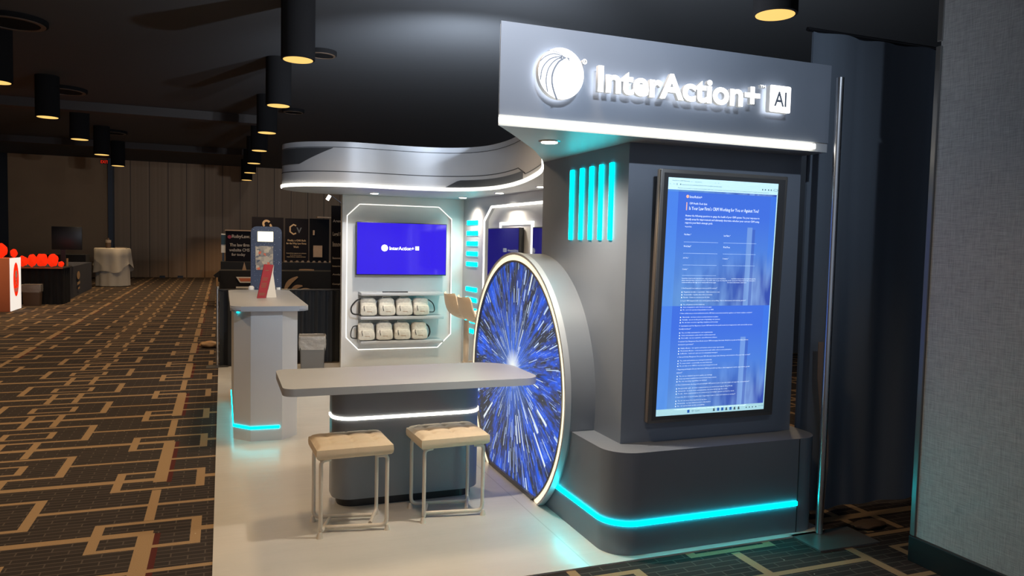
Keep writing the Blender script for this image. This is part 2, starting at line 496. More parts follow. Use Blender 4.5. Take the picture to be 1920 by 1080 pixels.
def text(body, x, y, w=None, h=None, size=.1, bold=0.0, depth=0.0, M4=Matrix.Identity(4), bm=None, z=0.0, align='L', res=3):
    """lettering; bbox width w / height h fit if given; x,y = left and bottom of the bbox, in the frame's own x,y"""
    cu = bpy.data.curves.new('t', 'FONT'); cu.body = body; cu.size = size; cu.offset = bold; cu.resolution_u = res
    cu.extrude = depth/2
    ob = bpy.data.objects.new('t', cu); COL.objects.link(ob)
    me = bpy.data.meshes.new_from_object(ob)
    bpy.data.objects.remove(ob); bpy.data.curves.remove(cu)
    xs = [v.co.x for v in me.vertices]; ys = [v.co.y for v in me.vertices]
    if not xs: return bm or B()
    x0, x1, y0, y1 = min(xs), max(xs), min(ys), max(ys)
    sx = w/(x1-x0) if w else (h/(y1-y0) if h else 1); sy = h/(y1-y0) if h else sx
    if w and not h: sy = sx
    for v in me.vertices:
        px = (v.co.x-x0)*sx; 
        if align == 'C': px -= (x1-x0)*sx/2
        v.co = (x+px, y+(v.co.y-y0)*sy, v.co.z+depth/2+z)
    bm = bm or B(); t2 = B(); t2.from_mesh(me)
    bmesh.ops.transform(t2, matrix=M4, verts=t2.verts)
    tm = bpy.data.meshes.new('t'); t2.to_mesh(tm); t2.free(); bm.from_mesh(tm)
    bpy.data.meshes.remove(tm); bpy.data.meshes.remove(me)
    return bm
def poly(bm, pts, M4=Matrix.Identity(4), z=0.0, depth=0.0):
    vv = [bm.verts.new(M4 @ Vector((p[0], p[1], z+depth))) for p in pts]
    bm.faces.new(vv)
    if depth:
        bb = [bm.verts.new(M4 @ Vector((p[0], p[1], z))) for p in pts]
        bm.faces.new(bb[::-1]); n = len(pts)
        for i in range(n): bm.faces.new((bb[i], bb[(i+1) % n], vv[(i+1) % n], vv[i]))
    return bm
def ring2d(bm, c, r0, r1, M4, z=0.0, depth=.002, seg=48, a0=0, a1=360, sx=1.0):
    n = seg; full = (a1-a0) >= 360
    A = [radians(a0+(a1-a0)*i/n) for i in range(n if full else n+1)]
    rows = []
    for a in A:
        rows.append([bm.verts.new(M4 @ Vector((c[0]+r*cos(a)*sx, c[1]+r*sin(a), zz))) for r, zz in ((r0, z), (r1, z), (r1, z+depth), (r0, z+depth))])
    m_ = len(rows)
    for i in range(m_ if full else m_-1):
        a, b = rows[i], rows[(i+1) % m_]
        for k in range(4): bm.faces.new((a[k], b[k], b[(k+1) % 4], a[(k+1) % 4]))
    if not full: bm.faces.new(rows[0]); bm.faces.new(rows[-1][::-1])
    return bm
def stroke(bm, pts, wd, M4, z=0.0, closed=False):
    """flat line of width wd through plan points in a frame"""
    n = len(pts); L = []; R_ = []
    for i in range(n):
        a = Vector(pts[max(i-1, 0)]); b = Vector(pts[min(i+1, n-1)]); d = (b-a).normalized(); nr = Vector((-d.y, d.x))
        ww = wd[i] if isinstance(wd, (list, tuple)) else wd
        p = Vector(pts[i]); q = p+nr*ww/2; s_ = p-nr*ww/2
        L.append(bm.verts.new(M4 @ Vector((q.x, q.y, z)))); R_.append(bm.verts.new(M4 @ Vector((s_.x, s_.y, z))))
    for i in range(n-1): bm.faces.new((R_[i], R_[i+1], L[i+1], L[i]))
    return bm
def spot(name, loc, power, color, size_deg=120, blend=.8, radius=.08, parent=None, target=None):
    l = bpy.data.lights.new(name, 'SPOT'); l.energy = power; l.color = color
    l.spot_size = radians(size_deg); l.spot_blend = blend; l.shadow_soft_size = radius
    o = bpy.data.objects.new(name, l); COL.objects.link(o)
    mw = Matrix.Translation(loc)
    if target is not None:
        mw = mw @ (Vector(target)-Vector(loc)).to_track_quat('-Z', 'Y').to_matrix().to_4x4()
    if parent: o.parent = parent; o.matrix_world = mw
    else: o.matrix_world = mw
    return o

# ================================================================== hall shell
struct('floor', box(-16, 14, -4, 30.6, -.1, 0), 'carpet')
struct('ceiling', box(-16, 14, -4, 30.6, 4.2, 4.4), 'ceilingblack')
bm = B()
for y in (17.6, 24.5):
    add_box(bm, -16, 1.0, y, y+.35, 4.02, 4.2)
struct('trim_1', bm, 'ceilingbeam')
struct('wall_back', box(-3.6, 14, 30.4, 30.6, 0, 4.2), 'accordion')
bm = box(-16, -7.3, 30.1, 30.5, 0, 2.55); add_box(bm, -6.78, -3.72, 30.1, 30.5, 0, 4.2); add_box(bm, -16, -7.3, 30.1, 30.5, 2.6, 3.8)
struct('wall_back_left', bm, 'beigewall')
struct('trim_2', box(-3.75, -3.6, 29.95, 30.4, 0, 4.2), 'darkwall')
struct('door_1', box(-7.3, -6.78, 30.2, 30.3, 0, 4.2), 'black')
struct('wall_left', box(-16.1, -16, -8, 30.6, 0, 4.2), 'beigewall')
struct('wall_right_rear', box(4.1, 14, 8.75, 8.95, 0, 4.2), 'darkwall')
struct('wall_right_side', box(13.9, 14, -8, 8.2, 0, 4.2), 'darkwall')
# near partition at the right with woven wallcovering
struct('wall_right', box(3.156, 3.9, -3.2, 2.64, .1, 4.2), 'woven')
struct('baseboard_right', box(3.135, 3.9, -3.2, 2.655, 0, .125, bev=.004), 'black')
bm = box(3.146, 3.166, 2.632, 2.66, .125, 2.478, bev=.003); add_box(bm, 3.15, 3.17, 2.632, 2.66, 2.50, 4.2, bev=.003)
struct('trim_3', bm, 'bezel')

# hall downlights
LX = (-6.4, -2.8, .79, 4.39)
first = None
def downlight(x, y, label):
    global first
    g = 'round downlights hung in rows under the black ceiling'
    if first is None:
        t = thing('ceiling_downlight', label, 'ceiling light', (x, y, 3.5), 0, g)
        b = lathe([(.172, 0), (.185, .004), (.185, .70), (.16, .70)], 0, 0, seg=32)
        link('housing', b, 'hall_housing', t, world=False)
        b = lathe([(.160, -.004), (.163, .002)], 0, 0, seg=32)
        link('lens', b, 'hall_lens', t, world=False)
        first = t
    else:
        t = first.copy(); COL.objects.link(t); t.location = (x, y, 3.5); t['label'] = label
        for ch in list(first.children):
            if ch.type != 'MESH': continue
            c = ch.copy(); COL.objects.link(c); c.parent = t
    bpy.context.view_layer.update()
    return t
rown = {0: 'nearest', 1: 'second', 2: 'third', 3: 'fourth', 4: 'fifth', 5: 'sixth', 6: 'seventh'}
for ix, x in enumerate(LX):
    k = 0
    for j in range(-1, 8):
        y = 5.7+3.13*j if x != 4.39 else 5.3
        if x == 4.39 and j != 0: continue
        if ix == 2 and j < -1: continue
        if j == 7 and ix != 2: continue
        vis = (ix == 2 and j >= 1) or (ix == 1 and j >= 2) or (ix == 0 and j >= 5) or ix == 3
        if not vis:
            pass
        else:
            if ix == 3: lab = 'amber downlight in the ceiling above the right end of the lit header sign'
            elif ix == 2: lab = 'lit round downlight, %s in the row that runs back above the booth counter' % rown[k]
            elif ix == 1: lab = 'lit round downlight, %s in the row above the open carpet' % rown[k]
            else: lab = 'lit round downlight, %s in the far left row above the dark doorway' % rown[k]
            k += 1
            downlight(x, y, lab)
        spot('hall_lamp', (x, y, 3.49), DOWN_W*(.5 if ix == 2 and j == -1 else 1.5 if j > 2 else 1), DOWN_C, 118, .5, .16)

# unlit dark drums between the lit ones
def drum(x, y, lab, r=.30):
    x, y, r = x*1.257, y*1.257, r*1.257          # flush with the ceiling
    b = lathe([(r, 4.14), (r+.01, 4.15), (r+.01, 4.2), (r-.02, 4.2)], x, y, seg=32)
    t = thing('ceiling_drum', lab, 'ceiling fixture', (x, y, 4.14), 0, 'dark round drums on the ceiling')
    link('drum_body', b, 'hall_housing', t)
    b = B(); ring2d(b, (x, y), r*.80, r*.95, Matrix.Translation((0, 0, 4.132)), 0, .008, 32)
    link('drum_ring', b, 'brown', t)
drum(-2.18, 12.9, 'unlit dark ceiling drum with brown ring above the left downlight row')
drum(-1.96, 9.0, 'unlit dark ceiling drum nearest the upper left corner')
drum(1.06, 8.93, 'dark ring fixture touching the nearest lit amber downlight', .16)
drum(1.10, 13.1, 'dark ring fixture beside the second downlight of the booth row', .17)
drum(-2.12, 17.6, 'faint dark ceiling drum further back on the left', .28)
drum(-2.14, 24.6, 'dark ceiling drum low against the striped far wall', .4)
# unseen track spotlight added over the aisle to brighten header and canopy fascia
tk = thing('added_track_spotlight', 'black track spotlight, unseen, added on the ceiling in front of the booth to brighten the header and canopy', 'spotlight', (1.5, -.4, 4.2))
link('track', box(.9, 2.1, -.42, -.38, 4.17, 4.2), 'black', tk, smooth=None)
link('added_lamp_can', tube([(1.5, -.45, 4.10), (1.52, -.28, 4.02)], .05, seg=16), 'black', tk)
link('added_lamp_yoke', tube([(1.5, -.40, 4.08), (1.5, -.40, 4.18)], .012, seg=8), 'black', tk)
spot('added_track_light', (1.53, -.22, 3.99), 340, (.74, .86, 1), 48, 1.0, .05, target=(2.05, 3.1, 2.5))
link('added_lamp_can', tube([(1.2, -.45, 4.10), (1.21, -.28, 4.03)], .05, seg=16), 'black', tk)
link('added_lamp_yoke', tube([(1.2, -.40, 4.08), (1.2, -.40, 4.18)], .012, seg=8), 'black', tk)
spot('added_track_light', (1.215, -.22, 4.0), 900, (.80, .88, 1), 46, 1.0, .05, target=(1.5, 7.3, 2.25))
# small exit sign
t = thing('exit_sign', 'small red lit exit sign high on the far left wall', 'exit sign', (-3.85, 30.05, 4.1))
link('sign_box', box(-3.99, -3.73, 30.03, 30.09, 4.0, 4.14), 'black', t)
b = text('EXIT', -3.97, 4.02, w=.23, h=.10, M4=frame((0, 30.02, 0), (1, 0, 0)))
link('sign_lettering', b, 'red', t, smooth=None)

# ================================================================== booth floor
b = prism(rrect(-.04, 3.02, 3.06, 9.28, .01, 2), 0, .008)
single('vinyl_flooring', b, 'vinyl', 'pale glossy vinyl sheet laid over the carpet under the booth', 'flooring', (1.5, 6, 0), smooth=None)

# ================================================================== canopy with the sign header
CP = [(1.118, 3.104), (1.233, 3.272), (1.367, 3.476), (1.567, 3.785), (1.696, 4.014), (1.861, 4.332), (2.104, 4.896), (2.237, 5.336),
      (2.371, 5.943), (2.43, 6.45), (2.41, 6.85), (2.30, 7.13), (2.12, 7.29), (1.907, 7.363), (1.644, 7.385), (1.372, 7.37), (1.115, 7.385),
      (.882, 7.48), (.70, 7.63), (.60, 7.80), (.565, 7.97), (.60, 8.2), (.72, 8.42), (.92, 8.58), (1.14, 8.64), (1.25, 8.66)]
CK = 6
SC = catmull(CP, CK)
ZB, ZT = 2.015, 2.447
can = thing('booth_canopy', 'grey curved overhead canopy with the glowing sign header and white edge light', 'booth canopy', (2.0, 5.5, ZB))
outl = SC + [(2.94, 8.66), (2.94, 3.104)]
b = prism(outl, ZB, ZT)
for f in b.faces:
    pass
link('canopy_shell', b, 'panel', can, smooth=25)
def face_split(o):
    """front faces (towards -Y) keep the first material, the returns take the second"""
    ys = [v.co.y for v in o.data.vertices]; y0 = min(ys); y1 = max(ys)
    for p_ in o.data.polygons:
        c_ = [o.data.vertices[i].co.y for i in p_.vertices]
        p_.material_index = 0 if max(c_) < y0+1e-4 else (2 if min(c_) > y1-1e-4 else 1)
    return o
LET = ['sign_white', 'sign_side', 'sign_back']
# header front skin, darker slate
link('header_panel', box(1.119, 2.94, 3.098, 3.104, 2.062, 2.46), 'frontpanel', can, smooth=None)
link('header_light_strip', box(1.118, 2.85, 3.086, 3.104, 2.026, 2.052, bev=.004), 'white_led', can)
def arc(i0, i1): return SC[int(i0*CK):int(i1*CK)+1]
link('canopy_light_strip', ribbon(arc(5.3, 22), 2.022, 2.046, .012), 'white_led', can)
# grooves and inset panels on the curved fascia
b = ribbon(arc(5.3, 22), 2.392, 2.397, .003)
P = arc(8.35, 22); ribbon(P, 2.160, 2.167, .003, b)
P = arc(5.5, 7.9); ribbon(P, [2.085]*len(P), [2.091]*len(P), .003, b)
P = arc(7.9, 8.36); ribbon(P, [2.085+.075*i/(len(P)-1) for i in range(len(P))], [2.10+.067*i/(len(P)-1) for i in range(len(P))], .003, b)
link('fascia_groove', b, 'groove', can)
P = arc(8.0, 12.3)
n = len(P); top = []
for i in range(n):
    f = i/(n-1)
    top.append(2.125 if f < .86 else 2.125-(2.125-2.055)*(f-.86)/.14)
link('fascia_inset', ribbon(P, [2.054]*n, top, .004), 'panel_dark', can)
P = arc(16.55, 20.0)
n = len(P); lo = []
for i in range(n):
    f = i/(n-1)
    lo.append(2.385-(2.385-2.235)*min(1, f/.42))
link('fascia_inset', ribbon(P, lo, [2.388]*n, .004), 'panel_dark', can)
# mirrored logo of the sign seen edge-on in the bay: pale lens of a spot housing
# canopy spots
for (x, y, e) in ((1.514, 3.45, 1.6), (1.52, 8.08, 1), (2.521, 8.118, 1), (2.60, 7.138, 1), (2.62, 6.119, 1), (2.55, 4.9, 1), (2.45, 3.7, .5)):
    b = lathe([(.052, ZB-.006), (.056, ZB+.001)], x, y, seg=24)
    s = link('spot_ring', b, 'chrome', can)
    b = lathe([(.040, ZB-.009), (.042, ZB-.004)], x, y, seg=24)
    link('spot_lens', b, 'spot_lens', s)
    spot('canopy_spot_light', (x, y, ZB-.02), SOFF_W*e, SOFF_C, 140, 1.0, .03)

for (x, y, tgt, e) in ((2.8, 5.0, (4.6, 7.4, 4.2), 1.0), (2.8, 6.4, (2.2, 9.8, 4.2), 1.0), (2.7, 8.35, (3.2, 11.2, 4.2), 1.5)):  # unseen uplights added to brighten the ceiling, standing in for haze around the sign
    u_ = link('added_uplight_body', lathe([(.05, ZT), (.06, ZT+.02), (.06, ZT+.12), (.05, ZT+.12)], x, y, seg=20), 'black', can)
    link('added_uplight_lens', lathe([(.045, ZT+.119), (.045, ZT+.123)], x, y, seg=20), 'spot_lens', u_)
    spot('added_uplight', (x, y, ZT+.14), 760*e, (.72, .84, 1), 112, 1.0, .05, target=tgt)

# lit sign: globe, lettering, AI tile -- stands 45 mm off the header
SY = 3.098
SF = frame((0, SY-.02, 0), (1, 0, 0))
sign = thing('lit_sign', 'glowing white globe logo and InterAction+ AI lettering on the header', 'sign', (1.96, SY, 2.25))
b = B()
ring2d(b, (1.386, 2.252), .0, .111, SF, 0, .03, 64, sx=.985)
bmesh.ops.remove_doubles(b, verts=b.verts, dist=1e-5)
gl = face_split(link('globe', b, LET, sign))
def gp(x, y): return (1.386+(x-357)/305*.109, 2.252+(495-y)/348*.112)
b = B()
for pl_, wd in (([(375, 262), (320, 228), (235, 206), (175, 214), (160, 225)], .0030),
                ([(365, 265), (300, 246), (235, 246), (160, 278), (110, 318), (70, 362)], .0048),
                ([(362, 275), (290, 280), (200, 320), (130, 400), (95, 480), (84, 560), (78, 610)], .0058),
                ([(362, 288), (300, 305), (230, 370), (180, 455), (157, 560), (157, 650), (180, 760)], .0058),
                ([(372, 300), (320, 340), (265, 430), (235, 530), (236, 640), (262, 745), (305, 850)], .0085)):
    stroke(b, [gp(*p) for p in catmull(pl_, 5)], wd, SF, .0315)
for pl_ in ([(425, 282), (460, 265), (505, 262)], [(430, 280), (470, 282), (515, 300)], [(430, 282), (480, 300), (530, 342)],
            [(435, 285), (480, 325), (527, 383)], [(435, 285), (485, 355), (517, 440)]):
    stroke(b, [gp(*p) for p in catmull(pl_, 4)], .0022, SF, .0315)
poly(b, [gp(*p) for p in ((362, 252), (425, 280), (372, 308))], SF, .0316)
poly(b, [gp(*p) for p in ((425, 280), (455, 282), (458, 312))], SF, .0316)
link('globe_line', b, 'frontpanel', gl, smooth=None)
b = B()
ring2d(b, (1.503, 2.318), .008, .0115, SF, 0, .02, 24)
text('R', 1.4995, 2.3135, w=.007, h=.009, bold=.0, depth=.02, M4=SF, bm=b)
face_split(link('registered_mark', b, LET, sign))
b = text('InterAction+', 1.567, 2.192, w=.889, size=.2, bold=.0065, depth=.022, M4=SF, res=6, z=.008)
# fit cap height to the photo
zs = [v.co.z for v in b.verts]; z0_, z1_ = min(zs), max(zs)
for v in b.verts: v.co.z = 2.190+(v.co.z-z0_)*(2.308-2.190)/(z1_-z0_)
face_split(link('sign_lettering', b, LET, sign, smooth=None))
b = text('TM', 2.462, 2.296, w=.032, h=.013, bold=.0, depth=.02, M4=SF)
face_split(link('trademark', b, LET, sign, smooth=None))
b = poly(B(), rrect(2.514, 2.642, 2.183, 2.313, .008, 4), SF, 0, .03)
tl = face_split(link('letter_tile', b, LET, sign, smooth=None))
b = text('AI', 2.541, 2.212, w=.075, h=.072, bold=.0015, M4=SF, z=.0308)
link('tile_lettering', b, 'frontpanel', tl, smooth=None)

# ================================================================== tower with the touchscreen
tow = thing('display_tower', 'tall slate-grey booth tower under the lit header, cyan bars on its side', 'booth tower', (2.4, 3.8, .51))
link('tower_body', box(1.868, 2.93, 3.276, 4.335, .512, ZB), 'frontpanel', tow, smooth=None)
for yc in (3.443, 3.557, 3.67, 3.786, 3.912):
    link('light_bar', box(1.858, 1.870, yc-.019, yc+.019, 1.535, 1.93, bev=.003), 'cyan_led', tow)
base = thing('tower_plinth', 'wide rounded dark grey base under the tower with a cyan light strip', 'plinth', (2.4, 3.7, .008))
pl_o = rrect(1.735, 3.0, 3.10, 4.42, [.05, .05, .15, .12], 10)
link('plinth_body', prism(pl_o, .008, .512), 'frontpanel', base)
# strip wraps the left side and the front corner
path = [(1.735, 3.90), (1.735, 3.5)] + [p for p in rrect(1.735, 3.0, 3.10, 4.42, [.05, .05, .15, .12], 10) if p[0] < 1.9 and p[1] < 3.26] + [(2.3, 3.10), (2.842, 3.10)]
link('plinth_light_strip', ribbon(path, .155, .176, -.006), 'cyan_led_low', base)
link('panel_seam', box(2.842, 2.846, 3.097, 3.101, .01, .51), 'groove', base, smooth=None)

# ---- touchscreen, leaning slightly forward
UPS = Vector((0, -.045, 1.27)).normalized()
TS = frame((2.0, 3.246, .614), (1, 0, 0), UPS)
scr = thing('touchscreen', 'large portrait touchscreen showing a blue web form, mounted on the tower', 'display', (2.4, 3.25, .61))
def in_frame(bmx, M4): bmesh.ops.transform(bmx, matrix=M4, verts=bmx.verts); return bmx
link('screen_housing', in_frame(box(0, .772, 0, 1.274, -.028, 0, bev=.006), TS), 'bezel_side', scr)
b = B(); add_box(b, 0, .772, 0, 1.274, .0, .012, bev=.005)
link('screen_bezel', in_frame(b, TS), 'bezel', scr)
link('glass_border', in_frame(box(.018, .754, .018, 1.256, .011, .0135), TS), plain('screen_border', (.06, .062, .066), .25), scr, smooth=None)
link('wall_mount', box(2.2, 2.55, 3.255, 3.277, 1.2, 1.6), 'black', scr, smooth=None)
# picture, its mesh stays in its own coordinates so the printed page stays put
SW, SH = .668, 1.197
CX, CZ = .041, .037
TSm = TS @ Matrix.Translation((CX, CZ, .0138))
P3 = TSm @ Matrix.Rotation(-pi/2, 4, 'X')        # local x right, local z up
b = B()
vv = [b.verts.new(p) for p in ((0, 0, 0), (SW, 0, 0), (SW, 0, SH), (0, 0, SH))]; b.faces.new(vv)
me = bpy.data.meshes.new('screen_picture'); b.to_mesh(me); b.free(); me.materials.append(M['city'])
pic = bpy.data.objects.new('screen_picture', me); COL.objects.link(pic)
place(pic, scr, TSm @ Matrix.Rotation(-pi/2, 4, 'X'))
# page furniture
b = poly(B(), [(0, SH-.058), (SW, SH-.058), (SW, SH), (0, SH)], TSm, .0005)
poly(b, [(0, 0), (SW, 0), (SW, .034), (0, .034)], TSm, .0005)
poly(b, [(SW-.006, .034), (SW, .034), (SW, SH-.058), (SW-.006, SH-.058)], TSm, .0005)
link('browser_bars', b, 'screenbar', scr, smooth=None)
b = B()
text('InterAction CRM Marketing', .022, SH-.018, w=.10, h=.007, M4=TSm, z=.001, bm=b, res=1)
text('InterAction', .155, SH-.018, w=.038, h=.006, M4=TSm, z=.001, bm=b, res=1)
text('x', .132, SH-.017, w=.004, h=.004, M4=TSm, z=.001, bm=b, res=1); text('x', .272, SH-.017, w=.004, h=.004, M4=TSm, z=.001, bm=b, res=1)
text('+', .292, SH-.017, w=.005, h=.005, M4=TSm, z=.001, bm=b, res=1)
text('<', .010, SH-.034, w=.004, h=.006, M4=TSm, z=.001, bm=b, res=1); text('>', .030, SH-.034, w=.004, h=.006, M4=TSm, z=.001, bm=b, res=1)
ring2d(b, (.050, SH-.031), .0028, .0040, TSm, .001, .0002, 16)
poly(b, [(.068, SH-.034), (.073, SH-.034), (.073, SH-.028), (.068, SH-.028)], TSm, .001)
text('interaction.com/law-firm-crm-health-check-quiz', .080, SH-.036, w=.235, h=.007, M4=TSm, z=.001, bm=b, res=1)
text('May we use cookies to track your activities? We take your privacy very seriously. Please see our privacy policy for details and any questions.', .056, SH-.053, w=.555, h=.0065, M4=TSm, z=.001, bm=b, res=1)
for k, xx in enumerate((.565, .583, .603, .62)):
    poly(b, [(xx, SH-.038), (xx+.006, SH-.038), (xx+.006, SH-.031), (xx, SH-.031)], TSm, .001)
ring2d(b, (.652, SH-.034), .0055, .0065, TSm, .001, .0002, 20, sx=2.2)
text('Search', .232, .012, w=.028, h=.009, M4=TSm, z=.001, bm=b, res=1); ring2d(b, (.218, .017), .003, .0045, TSm, .001, .0002, 16)
for xx in (.55, .57, .59, .612): poly(b, [(xx, .013), (xx+.007, .013), (xx+.007, .019), (xx, .019)], TSm, .001)
text('9:41 AM', .633, .018, w=.03, h=.005, M4=TSm, z=.001, bm=b, res=1)
link('browser_text', b, 'screendark', scr, smooth=None)
M['taskicon'] = glow('taskbar_icons_blue', (.03, .13, .5), .9, (0, 0, 0))
for k, xx in enumerate((.185, .342, .368, .394, .42, .446, .472, .498)):
    if k in (0, 2, 3, 5): b = poly(B(), [(xx, .008), (xx+.014, .008), (xx+.014, .024), (xx, .024)], TSm, .001)
    else: b = poly(B(), [(xx, .008), (xx+.013, .008), (xx+.010, .024), (xx+.002, .022)], TSm, .001)
    link('taskbar_icon', b, 'taskicon' if k in (0, 2, 3, 5) else 'screendark', scr, smooth=None)
b = B()
def T_(s, x, ytop, w, h): text(s, x, SH-ytop-h, w=w, h=h, M4=TSm, z=.001, bm=b, res=1)
T_('InterAction+', .128, .083, .072, .013)
T_('CRM Health Check Quiz', .128, .117, .105, .012)
T_("Is Your Law Firm's CRM Working for You or Against You?", .128, .137, .425, .023)
T_('Answer the following questions to gauge the health of your CRM system. Use your responses to', .108, .178, .452, .013)
T_('identify areas for improvement and ultimately determine whether your current CRM setup', .108, .196, .452, .013)
T_("supports your firm's strategic goals.", .108, .213, .165, .013)
T_('* Required Fields', .108, .235, .040, .008)
for s_, xx, yy, ww in (('First Name *', .108, .272, .04), ('Last Name *', .345, .273, .04), ('Work Email *', .108, .331, .045), ('Work Phone', .345, .332, .042),
                       ('Job Title *', .108, .390, .034), ('Company *', .345, .391, .037), ('Country *', .108, .447, .032)):
    T_(s_, xx, yy, ww, .009)
T_('I would like to hear from the team about news, events, services and more, and I would like to                 may further contact you to give professional expertise', .108, .494, .452, .008)
T_('about related products, services and events. You will be able to opt out at any time via the unsubscribe link provided in the email and or', .108, .504, .452, .008)
T_('communications through your email preferences page.                          for more information visit here', .108, .514, .395, .008)
y = .543
Q = [('1. How frequently do you update your client records for accuracy?*', .215, ['Regularly (weekly or quarterly) - fully manual process', 'Occasionally - I update them when necessary', 'Rarely - I have no set process for this']),
     ('2. Is your CRM integrated with other critical systems such as billing, Outlook, Email systems and marketing systems?*', .40, ['Yes, all systems work in harmony', 'Some integrations exist, but there are gaps', 'No, our tools operate independently of our CRM']),
     ('3. How confident are you in how well the firm and the CRM data is secure and protected by regulations and relevant compliance standards?*', .445, ['Absolutely - we have robust security measures in place', 'Partially - we are in the process of updating our systems', 'No, we have concerns regarding compliance and security']),
     ('4. Customization and User Experience: Is your CRM tailored to the specific needs of your legal practice, with custom fields and user-', .452, None, 'friendly interfaces?*', ['Yes, it is fully customized to our requirements', 'Some customization exists, but it could be improved', 'Not really - we use a generic, out-of-the-box solution']),
     ('5. Lead and Case Management: How effective is your CRM in managing client leads, firm/pitch proposals and identifying business', .43, None, 'development opportunities?*', ['Highly effective - we capture and nurture almost every opportunity', 'Moderately effective - some areas perform well, while others need optimization', 'Ineffective - leads and cases are not adequately managed']),
     ('6. Task and Activity Management: Does your CRM efficiently manage tasks, follow-ups, and reminders to keep your team on track?*', .45, ['Yes, tasks and activities are managed seamlessly', 'To some extent - occasionally, we miss follow-ups', 'No, we rely on our CRM for very few task management needs']),
     ('7. Reporting and Analytics: Do you rely on your CRM for powerful reporting on client engagement, revenue opportunities, growth', .45, None, 'and more?*', ['Yes, we use detailed reports to guide our strategy', 'Some reporting is available but it needs more improvement', 'No, our reporting capabilities are limited']),
     ('8. Client Communication: Are long-term and meaningful CRM systems in place to generate insights and supportive communications?*', .455, ['Exceptionally well - all client communications are tracked and signed off perfectly', 'Adequately - we track most communications, but some fall through the cracks', 'Poorly - client communications are scattered across multiple systems and hard to track']),
     ('9. Is your firm able to access and update what is happening to teams or clients and reminders in real time?*', .37, ['Yes, we can access from anywhere at any time', 'Moderately - we have limited access to information', 'No, our system lacks mobile accessibility']),
     ('10. How do firm leaders ensure CRM training, onboarding, and ongoing users support for users and staff?*', .445, [])]
for q in Q:
    hgt = .0082
    T_(q[0], .108, y, q[1], hgt); y += .0196
    opts = q[2]
    if opts is None:
        y -= .004; T_(q[3], .108, y, .0034*len(q[3]), hgt); y += .0196; opts = q[4]
    for op in opts:
        ring2d(b, (.113, SH-y-.004), .0, .0032, TSm, .001, .0002, 10)
        T_(op, .124, y, .0040*len(op), hgt*.92); y += .0136
    y += .0035
sx_end = y
link('screen_text', b, 'screentext', scr, smooth=None)
b = B()
for yy in (.3145, .371, .430, .4825):
    stroke(b, [(.108, SH-yy), (.312, SH-yy)], .0012, TSm, .001)
    if yy < .45: stroke(b, [(.345, SH-yy), (.55, SH-yy)], .0012, TSm, .001)
link('form_line', b, 'screenline', scr, smooth=None)
link('page_logo', ring2d(B(), (.115, SH-.089), .0, .008, TSm, .001, .0003, 20), 'screenorange', scr, smooth=None)
b = poly(B(), [(.110, SH-.157), (.115, SH-.157), (.115, SH-.118), (.110, SH-.118)], TSm, .001)
link('page_accent', b, 'screenorange', scr, smooth=None)

# ================================================================== round portal wall
PX, PY, PZ, PR = 1.70, 4.345, .655, .79
por = thing('round_display_wall', 'big round wall with a blue starburst picture and a glowing warm rim, cut flat at the floor', 'round display wall', (PX, PY, .008))
def disc_pts(r, zmin, n=96):
    a0 = math.asin(max(-1, min(1, (zmin-PZ)/r))); pts = []
    for i in range(n+1):
        a = a0 + (pi-2*a0)*i/n
        pts.append((PY+r*cos(a), PZ+r*sin(a)))
    return pts
def disc_body(r, x0, x1, zmin):
    bm_ = B(); P_ = disc_pts(r, zmin)
    A_ = [bm_.verts.new((x0, p[0], p[1])) for p in P_]; C_ = [bm_.verts.new((x1, p[0], p[1])) for p in P_]
    bm_.faces.new(A_); bm_.faces.new(C_[::-1]); n_ = len(P_)
    for i in range(n_): bm_.faces.new((A_[i], A_[(i+1) % n_], C_[(i+1) % n_], C_[i]))
    return bm_
def disc_ring(r0, r1, x0, x1, zmin):
    bm_ = B(); a_ = disc_pts(r0, zmin); c_ = disc_pts(r1, zmin)
    rows = [[bm_.verts.new((x0, *p)), bm_.verts.new((x0, *q)), bm_.verts.new((x1, *q)), bm_.verts.new((x1, *p))] for p, q in zip(a_, c_)]
    for i in range(len(rows)-1):
        for k in range(4): bm_.faces.new((rows[i][k], rows[i+1][k], rows[i+1][(k+1) % 4], rows[i][(k+1) % 4]))
    bm_.faces.new(rows[0]); bm_.faces.new(rows[-1][::-1]); return bm_
link('ring_body', disc_body(PR, PX+.02, 1.868, .008), 'panel_mid', por, smooth=30)
link('outer_rim', disc_ring(PR-.008, PR+.006, PX-.012, PX+.022, .010), 'panel', por, smooth=30)
link('rim_light', disc_ring(PR-.042, PR-.008, PX-.006, PX+.020, .012), 'rim_led', por, smooth=30)
link('inner_rim', disc_ring(PR-.054, PR-.042, PX-.010, PX+.020, .014), 'bezel', por, smooth=30)
rg = PR-.054
b = B(); P_ = disc_pts(rg, .035)
vv = [b.verts.new((0, p[0]-PY, p[1]-PZ)) for p in P_]; b.faces.new(vv)
me = bpy.data.meshes.new('starburst_picture'); b.to_mesh(me); b.free(); me.materials.append(M['starburst'])
o = bpy.data.objects.new('starburst_picture', me); COL.objects.link(o)
place(o, por, Matrix.Translation((PX+.004, PY, PZ)))
hw = math.sqrt(rg*rg-(.035-PZ)**2)
link('sill', box(PX-.01, PX+.02, PY-hw, PY+hw, .010, .035), 'bezel', por, smooth=None)

